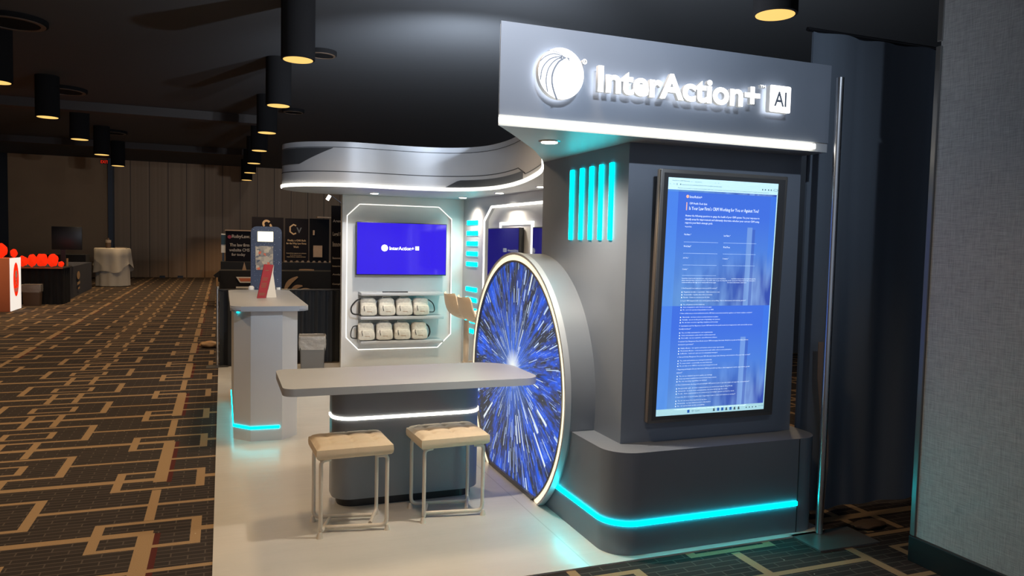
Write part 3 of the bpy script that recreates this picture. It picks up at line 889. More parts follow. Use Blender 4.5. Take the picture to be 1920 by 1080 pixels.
# ================================================================== bar counter in front
tb = thing('bar_table', 'long grey counter table running into the starburst wall, on a rounded pedestal', 'counter table', (1.0, 4.25, .008))
tp = rrect(.285, 1.685, 3.865, 4.475, [.22, .06, .06, .10], 10)
link('tabletop', prism(tp, .712, .752, bev=.008), 'panel', tb)
ped = rrect(.575, 1.435, 4.15, 4.44, .11, 10)
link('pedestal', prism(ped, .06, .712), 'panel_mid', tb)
link('toe_kick', prism(rrect(.61, 1.40, 4.185, 4.41, .09, 8), .008, .06), 'black', tb)
sp = [p for p in ped if p[1] < 4.2 or p[0] < .60 or p[0] > 1.41]
sp2 = [(.575, 4.32)] + [p for p in rrect(.575, 1.435, 4.15, 4.44, .11, 10) if p[1] <= 4.262] + [(1.435, 4.32)]
link('pedestal_light_strip', ribbon(sp2, .508, .524, -.006), 'white_led', tb)

# ================================================================== stools
def stool(loc, rz, label):
    t_ = thing('padded_stool', label, 'stool', loc, rz, 'cream stools at the bar table')
    W, D = .375, .285
    b_ = B(); nx, ny = 36, 28
    btn = [(-.11, -.07), (0, -.07), (.11, -.07), (-.11, .0), (0, 0), (.11, 0), (-.11, .07), (0, .07), (.11, .07)]
    grid = []
    for j in range(ny+1):
        row = []
        for i in range(nx+1):
            x_ = -W/2+W*i/nx; y_ = -D/2+D*j/ny
            ex = 1-abs(2*x_/W)**8; ey = 1-abs(2*y_/D)**8
            z_ = .462 + .02*max(0, ex)**.5*max(0, ey)**.5 - .008
            for bx, by in btn:
                dd = math.hypot(x_-bx, y_-by); z_ -= .012*math.exp(-(dd/.014)**2)+.003*math.exp(-(dd/.035)**2)
            for gx in (-.11, 0, .11): z_ -= .003*math.exp(-((x_-gx)/.006)**2)
            for gy in (-.07, 0, .07): z_ -= .003*math.exp(-((y_-gy)/.006)**2)
            row.append(b_.verts.new((x_, y_, z_)))
        grid.append(row)
    for j in range(ny):
        for i in range(nx): b_.faces.new((grid[j][i], grid[j][i+1], grid[j+1][i+1], grid[j+1][i]))
    rim = [grid[0][i] for i in range(nx+1)] + [grid[j][nx] for j in range(1, ny+1)] + [grid[ny][i] for i in range(nx-1, -1, -1)] + [grid[j][0] for j in range(ny-1, 0, -1)]
    prev = rim
    for k, (zz, ins) in enumerate(((.452, -.005), (.43, -.007), (.412, -.005), (.402, .004))):
        cur = []
        for v in rim:
            sx_ = 1-2*ins/W; sy_ = 1-2*ins/D
            d_ = 0
            if abs(abs(v.co.y)-D/2) < 1e-4: d_ = .004*math.exp(-((v.co.x)/.006)**2)
            cur.append(b_.verts.new((v.co.x*sx_, (v.co.y)*(sy_)*(1-d_*4), zz)))
        n_ = len(rim)
        for i in range(n_): b_.faces.new((prev[i], prev[(i+1) % n_], cur[(i+1) % n_], cur[i]))
        prev = cur
    b_.faces.new(prev)
    link('seat_cushion', b_, 'cream_leather', t_, world=False, smooth=50)
    lx, ly, R_ = .168, .118, .010
    legs = [((-lx, -ly), (-lx+.075, ly-.05)), ((lx, -ly), (-lx+.03, -ly+.07)), ((lx, ly), (lx-.075, -ly+.05)), ((-lx, ly), (lx-.03, ly-.07))]
    tops = [(-lx+.05, -ly+.02), (lx-.05, -ly+.01), (lx-.05, ly-.02), (-lx+.05, ly-.01)]
    for (p, e), tp_ in zip(legs, tops):
        path_ = bend([(tp_[0], tp_[1], .392), (p[0], p[1], .392), (p[0], p[1], .026), (e[0], e[1], .026)], .035)
        lg = link('leg', tube(path_, R_, seg=12), 'cream_paint', t_, world=False, smooth=60)
        fb = lathe([(.017, 0), (.015, .006), (.010, .022), (.008, .03)], p[0]*1.02, p[1]*1.03, seg=14)
        link('foot', fb, 'cream_paint', lg, world=False)
    b_ = B()
    for (xa, ya, xb, yb) in ((-lx, -ly+.01, -lx, ly-.01), (lx, -ly+.01, lx, ly-.01)):
        tube([(xa, ya, .396), (xb, yb, .396)], .009, b_)
    add_box(b_, -.16, .16, -.11, .11, .396, .405)
    link('seat_frame', b_, 'cream_paint', t_, world=False)
    return t_
stool((.625, 3.905, .008), radians(2), 'cream tufted square stool nearest the left end of the bar table')
stool((1.165, 3.955, .008), radians(3), 'cream tufted square stool beside the starburst wall')

# ================================================================== long check-in counter on the left
kc = thing('reception_counter', 'grey chamfered reception counter with a cyan strip near its foot', 'reception counter', (.31, 6.7, .008))
kp = [(.081, 5.905), (.196, 5.776), (.417, 5.766), (.535, 5.888), (.55, 7.38), (.46, 7.50), (.16, 7.50), (.081, 7.38)]
link('counter_body', prism(kp, .008, .975), 'panel_pale', kc, smooth=None)
link('counter_top', prism(rrect(.055, .60, 5.70, 7.56, .07, 8), .975, 1.012, bev=.010), 'panel', kc)
link('counter_light_strip', ribbon([(.081, 7.25), (.081, 5.905), (.196, 5.776), (.40, 5.767)], .098, .118, -.006), 'cyan_led_counter', kc)
link('indicator_lamp', box(.10, .112, 5.86, 5.874, .952, .966), 'cyan_led', kc)
# tent card
tc = thing('tent_card', 'dark red folded card standing on the reception counter', 'table sign', (.34, 6.55, 1.012))
# red front board leans; white triangular support behind
b = B()
A_ = [Vector((.268, 6.47, 1.013)), Vector((.338, 6.50, 1.013)), Vector((.40, 6.56, 1.285)), Vector((.325, 6.53, 1.29))]
nrm_ = (A_[1]-A_[0]).cross(A_[3]-A_[0]).normalized()
f0 = [b.verts.new(p) for p in A_]; f1 = [b.verts.new(p-nrm_*.008) for p in A_]
b.faces.new(f0); b.faces.new(f1[::-1])
for i in range(4): b.faces.new((f0[i], f0[(i+1) % 4], f1[(i+1) % 4], f1[i]))
rc = link('card_front', b, 'redcard', tc, smooth=None)
ct_ = frame(A_[0]+nrm_*.001, (A_[1]-A_[0]), (A_[3]-A_[0]))
for k, (yy, ww) in enumerate(((.235, .03), (.17, .045), (.155, .04), (.125, .045), (.11, .045), (.095, .04), (.04, .05), (.028, .045))):
    link('card_print', stroke(B(), [(.035-ww/2, yy), (.035+ww/2, yy)], .006, ct_, .0), 'bagmark', rc, smooth=None)
b = B()
q = [Vector((.342, 6.515, 1.013)), Vector((.425, 6.56, 1.013)), Vector((.398, 6.565, 1.215)), Vector((.404, 6.575, 1.285))]
g0 = [b.verts.new(p) for p in q]; g1 = [b.verts.new(p+Vector((.0, .01, 0))) for p in q]
b.faces.new(g0); b.faces.new(g1[::-1])
for i in range(4): b.faces.new((g0[i], g0[(i+1) % 4], g1[(i+1) % 4], g1[i]))
link('card_easel', b, 'whitecard', tc, smooth=None)

# photo kiosk behind the counter
pk = thing('photo_kiosk', 'tall navy arched kiosk with a lit white panel and photo collage behind the counter', 'kiosk', (.40, 7.74, 0.008))
kf = frame((.40, 7.70, 0), (1, 0, 0))
b = poly(B(), rrect(-.142, .142, .05, 1.618, [.055, .055, .01, .01], 8), kf, 0, .05)
link('kiosk_panel', b, 'starry', pk)
link('light_panel', box(.318, .462, 7.640, 7.652, 1.472, 1.570, bev=.004), glow('kiosk_light', (1, .86, .46), 1.15), pk)
me_b = box(.30, .462, 7.642, 7.651, 1.20, 1.43)
link('photo_collage', me_b, 'collage', pk, smooth=None)
link('kiosk_foot', box(.24, .56, 7.6, 7.9, .008, .05, bev=.01), 'white', pk)
link('kiosk_post', box(.36, .44, 7.70, 7.76, .04, 1.5), 'black', pk)
link('kiosk_knob', lathe([(.028, 1.0), (.028, 1.03), (.015, 1.045)], .262, 7.64, seg=16), 'white', pk)
link('kiosk_knob', lathe([(.02, 1.0), (.02, 1.03)], .51, 7.64, seg=16), 'white', pk)

# ================================================================== back wall with TV and shelves
def octwall(name_prefix, parent, M4, X0, X1, Z0, Z1, oc, rec, mat_wall, mat_in, strip_w, led, th=.06, strip_mat='frame_led'):
    """wall face in a frame (x right, y up, z to viewer) with an octagonal recess oc (8 points)"""
    bm_ = B()
    V = lambda p, z: bm_.verts.new(M4 @ Vector((p[0], p[1], z)))
    TL, TR, BR, BL = V((X0, Z1), 0), V((X1, Z1), 0), V((X1, Z0), 0), V((X0, Z0), 0)
    o_ = [V(p, 0) for p in oc]
    for fs in ((TL, TR, o_[2], o_[1]), (TR, o_[3], o_[2]), (TR, BR, o_[4], o_[3]), (BR, o_[5], o_[4]), (BR, BL, o_[6], o_[5]), (BL, o_[7], o_[6]), (BL, TL, o_[0], o_[7]), (TL, o_[1], o_[0])):
        bm_.faces.new(fs)
    q_ = [V(p, -rec) for p in oc]
    for i in range(8): bm_.faces.new((o_[i], o_[(i+1) % 8], q_[(i+1) % 8], q_[i]))
    back = [V(p, -rec-th) for p in ((X0, Z1), (X1, Z1), (X1, Z0), (X0, Z0))]
    bm_.faces.new(back)
    for a_, c_ in ((TL, 0), (TR, 1), (BR, 2), (BL, 3)): pass
    fr = [TL, TR, BR, BL]
    for i in range(4): bm_.faces.new((fr[i], fr[(i+1) % 4], back[(i+1) % 4], back[i]))
    w_ = link(name_prefix, bm_, mat_wall, parent, smooth=None)
    link('recess_panel', poly(B(), oc, M4, -rec+.001), mat_in, parent, smooth=None)
    # light strip just inside the opening
    cx = sum(p[0] for p in oc)/8; cz = sum(p[1] for p in oc)/8
    bm_ = B(); rows = []
    n_ = 8
    for i in range(n_):
        p = Vector(oc[i]); a_ = (Vector(oc[i])-Vector(oc[i-1])).normalized(); c_ = (Vector(oc[(i+1) % n_])-Vector(oc[i])).normalized()
        na = Vector((a_.y, -a_.x)); nc = Vector((c_.y, -c_.x))
        mm = (na+nc).normalized(); k_ = 1/max(.3, mm.dot(na))
        inn = p+mm*k_*strip_w
        if (inn-Vector((cx, cz))).length > (p-Vector((cx, cz))).length: inn = p-mm*k_*strip_w
        rows.append([bm_.verts.new(M4 @ Vector((p.x, p.y, .002))), bm_.verts.new(M4 @ Vector((inn.x, inn.y, .002))),
                     bm_.verts.new(M4 @ Vector((inn.x, inn.y, .010))), bm_.verts.new(M4 @ Vector((p.x, p.y, .010)))])
    for i in range(n_):
        a_, c_ = rows[i], rows[(i+1) % n_]
        for k in range(4): bm_.faces.new((a_[k], c_[k], c_[(k+1) % 4], a_[(k+1) % 4]))
    link('frame_light', bm_, strip_mat, parent, smooth=None)
    return w_
bw = thing('back_wall_panel', 'pale grey booth back wall with a lit octagonal recess around the screen', 'booth wall', (1.96, 8.6, .008))
OC = [(1.303, 1.782), (1.443, 1.918), (2.367, 1.918), (2.526, 1.781), (2.538, .421), (2.377, .264), (1.443, .262), (1.304, .406)]
BWF = frame((0, 8.56, 0), (1, 0, 0))
octwall('wall_face', bw, BWF, 1.254, 2.675, .008, ZB-.001, OC, .04, 'panel_pale', 'panel_pale', .008, 1, strip_mat='frame_led_thin')
tv = thing('wall_television', 'flat television with a blue screen and small white logo, above the shelves', 'television', (1.93, 8.5, 1.12))
link('tv_body', box(1.404, 2.452, 8.505, 8.55, 1.116, 1.718, bev=.004), 'black', tv)
link('tv_picture', box(1.412, 2.444, 8.500, 8.506, 1.128, 1.710), 'tvblue', tv, smooth=None)
link('tv_mount', box(1.8, 2.05, 8.545, 8.60, 1.3, 1.5), 'black', tv, smooth=None)
TVF = frame((0, 8.499, 0), (1, 0, 0))
b = ring2d(B(), (1.722, 1.427), .0, .038, TVF, 0, .001, 32)
text('InterAction+', 1.778, 1.405, w=.285, size=.1, bold=.002, M4=TVF, bm=b, z=.001)
poly(b, rrect(2.078, 2.122, 1.407, 1.452, .003, 3), TVF, .001)
tl_ = link('tv_logo', b, 'tvtext', tv, smooth=None)
b = text('AI', 2.088, 1.417, w=.024, h=.024, M4=TVF, z=.0015)
stroke(b, catmull([(1.712, 1.452), (1.70, 1.44), (1.697, 1.42), (1.71, 1.397)], 4), .003, TVF, .0015)
stroke(b, catmull([(1.73, 1.452), (1.712, 1.442), (1.706, 1.42), (1.72, 1.395)], 4), .003, TVF, .0015)
link('tv_logo_detail', b, 'tvblue', tl_, smooth=None)
# shelves
for zz, lab in ((.925, 'top grey wall shelf, holding a thin black bar'), (.655, 'middle grey wall shelf carrying four canvas bags'), (.378, 'lowest grey wall shelf carrying four canvas bags')):
    single('wall_shelf', box(1.445, 2.405, 8.40, 8.598, zz-.035, zz, bev=.004), 'panel', lab, 'shelf', (1.92, 8.5, zz-.035), 'grey shelves under the television')
b = box(1.69, 1.98, 8.41, 8.45, .9255, .938, bev=.004)
single('sound_bar', b, 'black', 'thin black bar lying on the top wall shelf', 'speaker bar', (1.83, 8.43, .9255))

# backpacks / cooler bags
def bag_body(w_, d_, h_, seed):
    rnd = random.Random(seed); b_ = B()
    nu, nv = 28, 18
    bmesh.ops.create_uvsphere(b_, u_segments=nu, v_segments=nv, radius=1)
    for v in b_.verts:
        x_, y_, z_ = v.co
        f = lambda t_, p_: math.copysign(abs(t_)**p_, t_)
        v.co = Vector((f(x_, .38)*w_/2, f(y_, .45)*d_/2, h_/2+f(z_, .42)*h_/2))
        if v.co.z > h_*.55:
            k_ = (v.co.z-h_*.55)/(h_*.45); v.co.x *= 1-.10*k_**2; v.co.y *= 1-.28*k_
        v.co += Vector((0, .004*sin(v.co.x*60+seed)*cos(v.co.z*70+seed), 0)) + Vector((.002*sin(v.co.z*50+seed), 0, 0))
    return b_
bag0 = None
def make_bag():
    t_ = thing('canvas_bag', '', 'bag', (0, 0, 0), 0, 'canvas bags on the shelves')
    w_, d_, h_ = .186, .12, .205
    link('bag_body', bag_body(w_, d_, h_, 3), 'bagcloth', t_, world=False, smooth=70)
    b_ = bag_body(.185, .03, .115, 5); bmesh.ops.translate(b_, vec=(0, -.058, .010), verts=b_.verts)
    link('front_pocket', b_, 'bagpocket', t_, world=False, smooth=70)
    link('pocket_label', box(-.03, .035, -.0755, -.073, .052, .057), 'bagmark', t_, world=False, smooth=None)
    b_ = tube([(-.055, -.076, .122), (-.056, -.079, .10), (-.050, -.080, .078), (-.046, -.079, .062)], .0035, seg=6)
    link('zip_pull', b_, 'strap', t_, world=False)
    b_ = tube(bend([(-.045, -.01, .198), (-.045, -.01, .222), (.045, -.01, .222), (.045, -.01, .198)], .02), .004, seg=6)
    link('carry_handle', b_, 'bagcloth', t_, world=False)
    b_ = B()
    for s_ in (-1,):
        ribbon([(s_*.095, .03), (s_*.106, .0), (s_*.108, -.03)], .02, .17, .004, b_)
    link('side_strap', b_, 'strap', t_, world=False)
    return t_
bag0 = make_bag()
bags = [(1.505, .655, 'left end of the middle shelf, tan in the warm light', 0), (1.712, .655, 'second from the left on the middle shelf', 4),
        (1.915, .655, 'third from the left on the middle shelf, zip pull aslant', -3), (2.108, .655, 'right end of the middle shelf with a strap loop', 3),
        (1.482, .378, 'left end of the lowest shelf with a looped strap', 2), (1.690, .378, 'second from the left on the lowest shelf', -2),
        (1.893, .378, 'third from the left on the lowest shelf', 1), (2.095, .378, 'right end of the lowest shelf', 0)]
for i, (x, z, lb, a) in enumerate(bags):
    if i == 0: t_ = bag0
    else:
        t_ = bag0.copy(); COL.objects.link(t_)
        for ch in bag0.children:
            if ch.name.startswith('shoulder'): continue
            c = ch.copy(); COL.objects.link(c); c.parent = t_
    t_.matrix_world = Matrix.Translation((x+.03, 8.475, z+.001)) @ Matrix.Rotation(radians(a), 4, 'Z')
    t_['label'] = 'off-white canvas bag, ' + lb
    bags[i] = t_
bpy.context.view_layer.update()
def loop_strap(bag, pts, r_=.006):
    b_ = tube(catmull(pts, 5), r_, seg=8)
    link('shoulder_strap', b_, 'strap', bag)
loop_strap(bags[0], [(1.45, 8.46, .85), (1.40, 8.45, .83), (1.345, 8.44, .76), (1.36, 8.44, .69), (1.45, 8.43, .675)], .009)
loop_strap(bags[3], [(2.23, 8.46, .84), (2.28, 8.45, .80), (2.30, 8.44, .74), (2.29, 8.44, .70), (2.22, 8.43, .70)], .006)
loop_strap(bags[4], [(1.42, 8.46, .55), (1.37, 8.45, .54), (1.345, 8.44, .48), (1.35, 8.44, .42), (1.41, 8.43, .41)], .006)
loop_strap(bags[7], [(2.20, 8.46, .56), (2.235, 8.45, .53), (2.25, 8.44, .47), (2.235, 8.44, .42), (2.20, 8.43, .40)], .009)

# ================================================================== side wall on the right of the bay
ANG = math.atan(.055)
sdir = Vector((sin(ANG), -cos(ANG), 0))            # runs from the back corner towards the viewer
so = Vector((2.672, 8.555, 0))
SWF = frame(so, sdir)                               # x along the wall, y up, z towards the bay (-X)
L_ = 4.1
def sxy(Y): return (8.555-Y)/cos(ANG)
sw = thing('side_wall_panel', 'grey booth side wall with short cyan bars and a lit chamfered frame', 'booth wall', (2.75, 6.8, .008))
OS = [(sxy(7.90), 1.762), (sxy(7.70), 1.911), (sxy(5.2), 1.911), (sxy(5.0), 1.77), (sxy(5.0), .42), (sxy(5.2), .27), (sxy(7.70), .27), (sxy(7.90), .42)]
octwall('wall_face', sw, SWF, 0, L_, .008, ZB-.001, OS, .05, 'panel', 'panel_pale', .026, 1)
for zc in (1.739, 1.62, 1.50, 1.383, 1.263, .972, .852, .731, .61, .49):
    b = in_frame(box(sxy(8.425), sxy(8.085), zc-.024, zc+.024, .001, .010, bev=.004), SWF)
    link('light_bar', b, 'cyan_led', sw)
# second inner lit rectangle behind the monitors
b = B()
x0_, x1_, z0_, z1_ = sxy(7.55), sxy(6.74), .60, 1.73
for (a_, b__, c_, d_) in ((x0_, x1_, z1_-.03, z1_), (x0_, x1_, z0_, z0_+.03), (x0_, x0_+.03, z0_+.03, z1_-.03), (x1_-.03, x1_, z0_+.03, z1_-.03)):
    add_box(b, a_, b__, c_, d_, -.049, -.030)
link('inner_frame_light', in_frame(b, SWF), 'frame_led', sw, smooth=None)
link('inner_panel', in_frame(box(x0_+.03, x1_-.03, z0_+.03, z1_-.03, -.049, -.04), SWF), 'panel', sw, smooth=None)
for k, (ya, yb, lab) in enumerate(((7.74, 6.93, 'glossy dark blue monitor on the side wall, just left above the starburst wall'), (6.63, 5.82, 'glossy dark blue monitor half hidden behind the tower'))):
    mt = thing('wall_monitor', lab, 'monitor', tuple(SWF @ Vector(((sxy(ya)+sxy(yb))/2, 1.13, 0))), 0, 'dark monitors on the side wall')
    link('monitor_body', in_frame(box(sxy(ya), sxy(yb), 1.128, 1.67, -.03, .02, bev=.003), SWF), 'black', mt)
    link('monitor_screen', in_frame(box(sxy(ya)+.008, sxy(yb)-.008, 1.14, 1.662, .018, .022), SWF),
         plain('monitor_glass_%d' % k, (.01, .012, .03), .04, 0, spec=.8), mt, smooth=None)
    link('monitor_bracket', in_frame(box((sxy(ya)+sxy(yb))/2-.1, (sxy(ya)+sxy(yb))/2+.1, 1.3, 1.5, -.05, -.02), SWF), 'black', mt, smooth=None)

def sheet(bm_, rows, th):
    """closed shell of thickness th from a grid of points, the thickness going along -normal"""
    n_, m_ = len(rows), len(rows[0])
    V_ = [[Vector(p) for p in r_] for r_ in rows]
    A_ = []; B_ = []
    for i in range(n_):
        ra = []; rb = []
        for j in range(m_):
            du = V_[min(i+1, n_-1)][j]-V_[max(i-1, 0)][j]; dv = V_[i][min(j+1, m_-1)]-V_[i][max(j-1, 0)]
            nn_ = du.cross(dv).normalized()
            ra.append(bm_.verts.new(V_[i][j])); rb.append(bm_.verts.new(V_[i][j]-nn_*th))
        A_.append(ra); B_.append(rb)
    for i in range(n_-1):
        for j in range(m_-1):
            bm_.faces.new((A_[i][j], A_[i+1][j], A_[i+1][j+1], A_[i][j+1])); bm_.faces.new((B_[i][j], B_[i][j+1], B_[i+1][j+1], B_[i+1][j]))
        bm_.faces.new((A_[i][0], B_[i][0], B_[i+1][0], A_[i+1][0])); bm_.faces.new((A_[i][-1], A_[i+1][-1], B_[i+1][-1], B_[i][-1]))
    for j in range(m_-1):
        bm_.faces.new((A_[0][j], A_[0][j+1], B_[0][j+1], B_[0][j])); bm_.faces.new((A_[-1][j], B_[-1][j], B_[-1][j+1], A_[-1][j+1]))
    return bm_
# ================================================================== high chairs behind the starburst wall
def high_chair(loc, rz, label):
    t_ = thing('high_chair', label, 'bar chair', loc, rz, 'cream high chairs in the bay')
    # shell profile: x forward, z up
    prof = catmull([(-.205, 1.0), (-.195, .95), (-.182, .89), (-.155, .83), (-.11, .79), (-.03, .765), (.06, .765), (.15, .778), (.21, .768)], 4)
    b_ = B(); rows = []
    n_ = len(prof)
    for i, (x_, z_) in enumerate(prof):
        f = i/(n_-1)
        hwid = .18+.035*sin(pi*min(1, f*1.1)) - (.03 if i < 1 else .012 if i < 2 else 0)
        row = []
        for s_ in range(13):
            u_ = -1+2*s_/12
            lift = .035*abs(u_)**2.2
            if f < .45: row.append((x_+lift*1.2, u_*hwid, z_+.0))
            else: row.append((x_, u_*hwid, z_+lift))
        rows.append(row)
    sheet(b_, rows, .016)
    link('seat_shell', b_, 'cream_shell', t_, world=False, smooth=60)
    link('pole', tube([(0, 0, .03), (0, 0, .735)], .028, seg=16), 'cream_paint', t_, world=False, smooth=60)
    link('base', lathe([(.20, 0), (.20, .008), (.06, .022), (.035, .05)], 0, 0, seg=32), 'cream_paint', t_, world=False)
    pts = [(.16*cos(a)+.10, .14*sin(a), .30) for a in [2*pi*i/24 for i in range(25)]]
    b_ = tube(pts, .009, caps=False); tube([(0, 0, .30), (-.03, 0, .30)], .035, b_, seg=12)
    link('footrest', b_, 'cream_paint', t_, world=False)
    return t_
high_chair((2.25, 6.60, .008), radians(0), 'cream high chair with curved shell, nearer of two, beside the starburst rim')
high_chair((2.25, 7.05, .008), radians(0), 'cream high chair with curved shell, further of two, against the cyan lit wall')

# ================================================================== bins
def bin_(loc, w_, d_, h_, label, mat, rz=0):
    t_ = thing('waste_bin', label, 'waste bin', loc, rz)
    b_ = prism(rrect(-w_/2, w_/2, -d_/2, d_/2, .02, 4), 0, h_)
    for v in b_.verts:
        k_ = .88+.12*v.co.z/h_; v.co.x *= k_; v.co.y *= k_
    link('bin_body', b_, mat, t_, world=False)
    ol = rrect(-w_/2-.006, w_/2+.006, -d_/2-.006, d_/2+.006, .025, 5); n_ = len(ol)
    b_ = B(); rows = []
    for k, (zz, sc_) in enumerate(((h_-.13, 1.0), (h_-.09, 1.03), (h_-.04, 1.02), (h_+.004, 1.01), (h_+.004, .93), (h_-.08, .9))):
        rows.append([b_.verts.new((p[0]*sc_, p[1]*sc_, zz + (.02*sin(i*1.7)+.03*cos(p[0]*14) if k == 0 else .004*sin(i*2.1+k)))) for i, p in enumerate(ol)])
    for k in range(len(rows)-1):
        for i in range(n_): b_.faces.new((rows[k][i], rows[k][(i+1) % n_], rows[k+1][(i+1) % n_], rows[k+1][i]))
    link('bin_liner', b_, 'liner', t_, world=False, smooth=80)
    return t_
M['bin_grey'] = plain('grey_bin_plastic', (.12, .12, .12), .6)
bin_((.965, 8.80, .008), .285, .24, .40, 'grey waste bin with a clear liner behind the bar table', 'bin_grey', radians(-6))
bin_((-3.68, 18.15, 0), .33, .25, .44, 'brown waste bin with a clear liner beside the orange counter', 'brown')

# ================================================================== low pipe-and-drape rail at the back of the booth floor
def fold(x0, x1, y, z0, z1, amp=.018, per=.085, n=None, th=.012, bm=None, dirx=(1, 0)):
    n = n or int(abs(x1-x0)/per*8)
    pts = []
    for i in range(n+1):
        s_ = x0+(x1-x0)*i/n
        off = amp*sin(2*pi*s_/per)+amp*.6*sin(2*pi*s_/(per*2.3)+1)
        if dirx == (1, 0): pts.append((s_, y+off))
        else: pts.append((y+off, s_))
    return ribbon(pts, z0, z1, th, bm)
single('low_drape', fold(-.03, 1.5, 9.36, .01, .885), 'drape_low', 'waist-high black pleated drape behind the reception counter', 'drape', (.7, 9.36, 0))
rl = thing('rail_post', 'thin silver upright at the left end of the low black drape', 'rail post', (-.05, 9.33, 0))
link('post', tube([(-.05, 9.33, .01), (-.05, 9.33, .915)], .014, seg=12), 'chrome', rl)
link('post_cap', lathe([(.02, .91), (.022, .93), (.012, .94)], -.05, 9.33, seg=12), 'chrome', rl)
link('post_base', box(-.17, .07, 9.23, 9.43, 0, .008), 'bezel', rl)
single('drape_rail', tube([(-.05, 9.36, .895), (1.5, 9.36, .895)], .012, seg=10), 'black', 'thin black rail carrying the low drape', 'rail', (.7, 9.36, .895))

# ================================================================== neighbour booth behind
single('skirted_table', in_frame(box(-.05, 2.9, 17.2, 18.0, .0, .80, bev=.01), Matrix.Identity(4)), 'blackcloth', 'long black-draped table behind the low drape, leaflets on its front', 'table', (1.3, 17.5, 0))
single('raised_table', box(-.03, 2.9, 18.3, 18.9, 0, .96, bev=.01), 'blackcloth', 'taller black-draped table with the banners standing on it', 'table', (1.3, 18.6, 0))
b = B()
vv = [b.verts.new(p) for p in ((-.17, 17.15, .70), (-.05, 17.15, .80), (-.05, 17.15, .55))]
b.faces.new(vv); vv2 = [b.verts.new((v.co.x, 17.25, v.co.z)) for v in vv]; b.faces.new(vv2[::-1])
for i in range(3): b.faces.new((vv[i], vv[(i+1) % 3], vv2[(i+1) % 3], vv2[i]))
single('cloth_corner', b, 'blackcloth', 'black cloth corner sticking out left of the draped table', 'cloth', (-.1, 17.2, .55))
single('thin_post', tube([(-.10, 17.1, 0), (-.10, 17.1, .66)], .018, seg=8), 'wood', 'thin tan post under the black cloth corner', 'post', (-.1, 17.1, 0))
# RubyLaw banner
def banner(name, x0, x1, y, z0, z1, label, text_items, back='bannerblack', cat='banner', th=.03):
    t_ = thing(name, label, cat, ((x0+x1)/2, y, z0))
    link('banner_face', box(x0, x1, y-th/2, y+th/2, z0, z1), back, t_, smooth=None)
    bf = frame((x0, y-th/2-.002, z0), (1, 0, 0))
    for (s_, x_, y_, w_, h_, mat_, nm) in text_items:
        b_ = text(s_, x_, y_, w=w_, h=h_, M4=bf, bold=.003, res=2, z=.002)
        link(nm, b_, mat_, t_, smooth=None)
    return t_, bf
t_, bf = banner('tabletop_banner', .075, .69, 18.55, .961, 1.665, 'black banner with a red round logo reading RubyLaw, The law firm website CMS',
    [('RubyLaw.', .135, .52, .40, .10, 'pale_text', 'banner_title'), ('The law firm', .09, .345, .43, .075, 'pale_text', 'banner_text'),
     ('website CMS', .075, .23, .45, .075, 'pale_text', 'banner_text'), ('for today', .13, .11, .30, .085, 'pale_text', 'banner_text')])
b = ring2d(B(), (.085, .565), .0, .042, bf, 0, .004, 24); link('banner_logo', b, 'ruby', t_)
link('banner_rail', box(.06, .70, 18.52, 18.58, 1.665, 1.69), 'wood', t_)
# thin blue/white card beside
t_ = thing('narrow_sign', 'narrow blue and white sign edge left of the black banner', 'sign', (.03, 18.9, .96))
link('sign_board', box(-.02, .075, 19.0, 19.03, 1.15, 1.60), 'white', t_, smooth=None)
link('sign_panel', box(-.02, .075, 18.99, 19.0, 1.35, 1.57), plain('petrol_blue', (.02, .06, .10), .6), t_, smooth=None)
link('sign_stand', box(.0, .05, 19.0, 19.03, 0, 1.15), 'black', t_, smooth=None)
# tall S banner
t_, bf = banner('tall_banner', .68, 1.42, 19.5, 0, 2.03, 'tall dark banner with a tan swirl logo behind the photo kiosk', [])
b = ring2d(B(), (.34, 1.87), .05, .10, bf, .0, .004, 24, 30, 230); ring2d(b, (.37, 1.80), .05, .10, bf, .0, .004, 24, -150, 50)
link('banner_logo', b, 'gold_text', t_)
# CV banner
t_, bf = banner('tall_banner', 1.46, 2.02, 19.5, 0, 2.02, 'tall dark banner with CV logo and lines on a CMS built for law firms',
    [('V', .27, 1.66, .13, .14, 'bin_grey', 'banner_letter'), ('Finally, a CMS Built', .06, 1.44, .44, .06, 'gold_text', 'banner_text'), ('for the Way Law Firms', .03, 1.365, .48, .06, 'gold_text', 'banner_text'),
     ('Work', .20, 1.29, .13, .05, 'gold_text', 'banner_text'), ('Streamlined, easy-to-use software', .03, 1.14, .48, .03, 'gold_text', 'banner_text'),
     ('for law firms to manage', .12, 1.095, .28, .025, 'gold_text', 'banner_text'), ('experience management', .04, 1.05, .46, .03, 'gold_text', 'banner_text'), ('Free Download', .14, .93, .26, .022, 'gold_text', 'banner_text')])
b = B()
hexp = [(.20+.095*cos(radians(a)), 1.75+.12*sin(radians(a))) for a in (50, 90, 150, 210, 270, 310)]
stroke(b, hexp, .035, bf, .003); link('banner_logo', b, 'gold_text', t_, smooth=None)
# dark monitor stand with tan square
t_ = thing('display_stand', 'dark display stand with a tan square card, left of the booth back wall', 'display stand', (2.2, 19.4, 0))
link('stand_panel', box(2.04, 2.52, 19.4, 19.43, 0, 2.03), 'blackmatt', t_, smooth=None)
link('tan_card', box(2.13, 2.35, 19.37, 19.395, 1.07, 1.36), 'wood', t_, smooth=None)
link('small_card', box(2.12, 2.16, 19.37, 19.395, 1.62, 1.74), 'wood', t_, smooth=None)
link('stand_roof', box(2.2, 2.55, 19.2, 19.4, 2.05, 2.08), 'wood', t_, smooth=None)
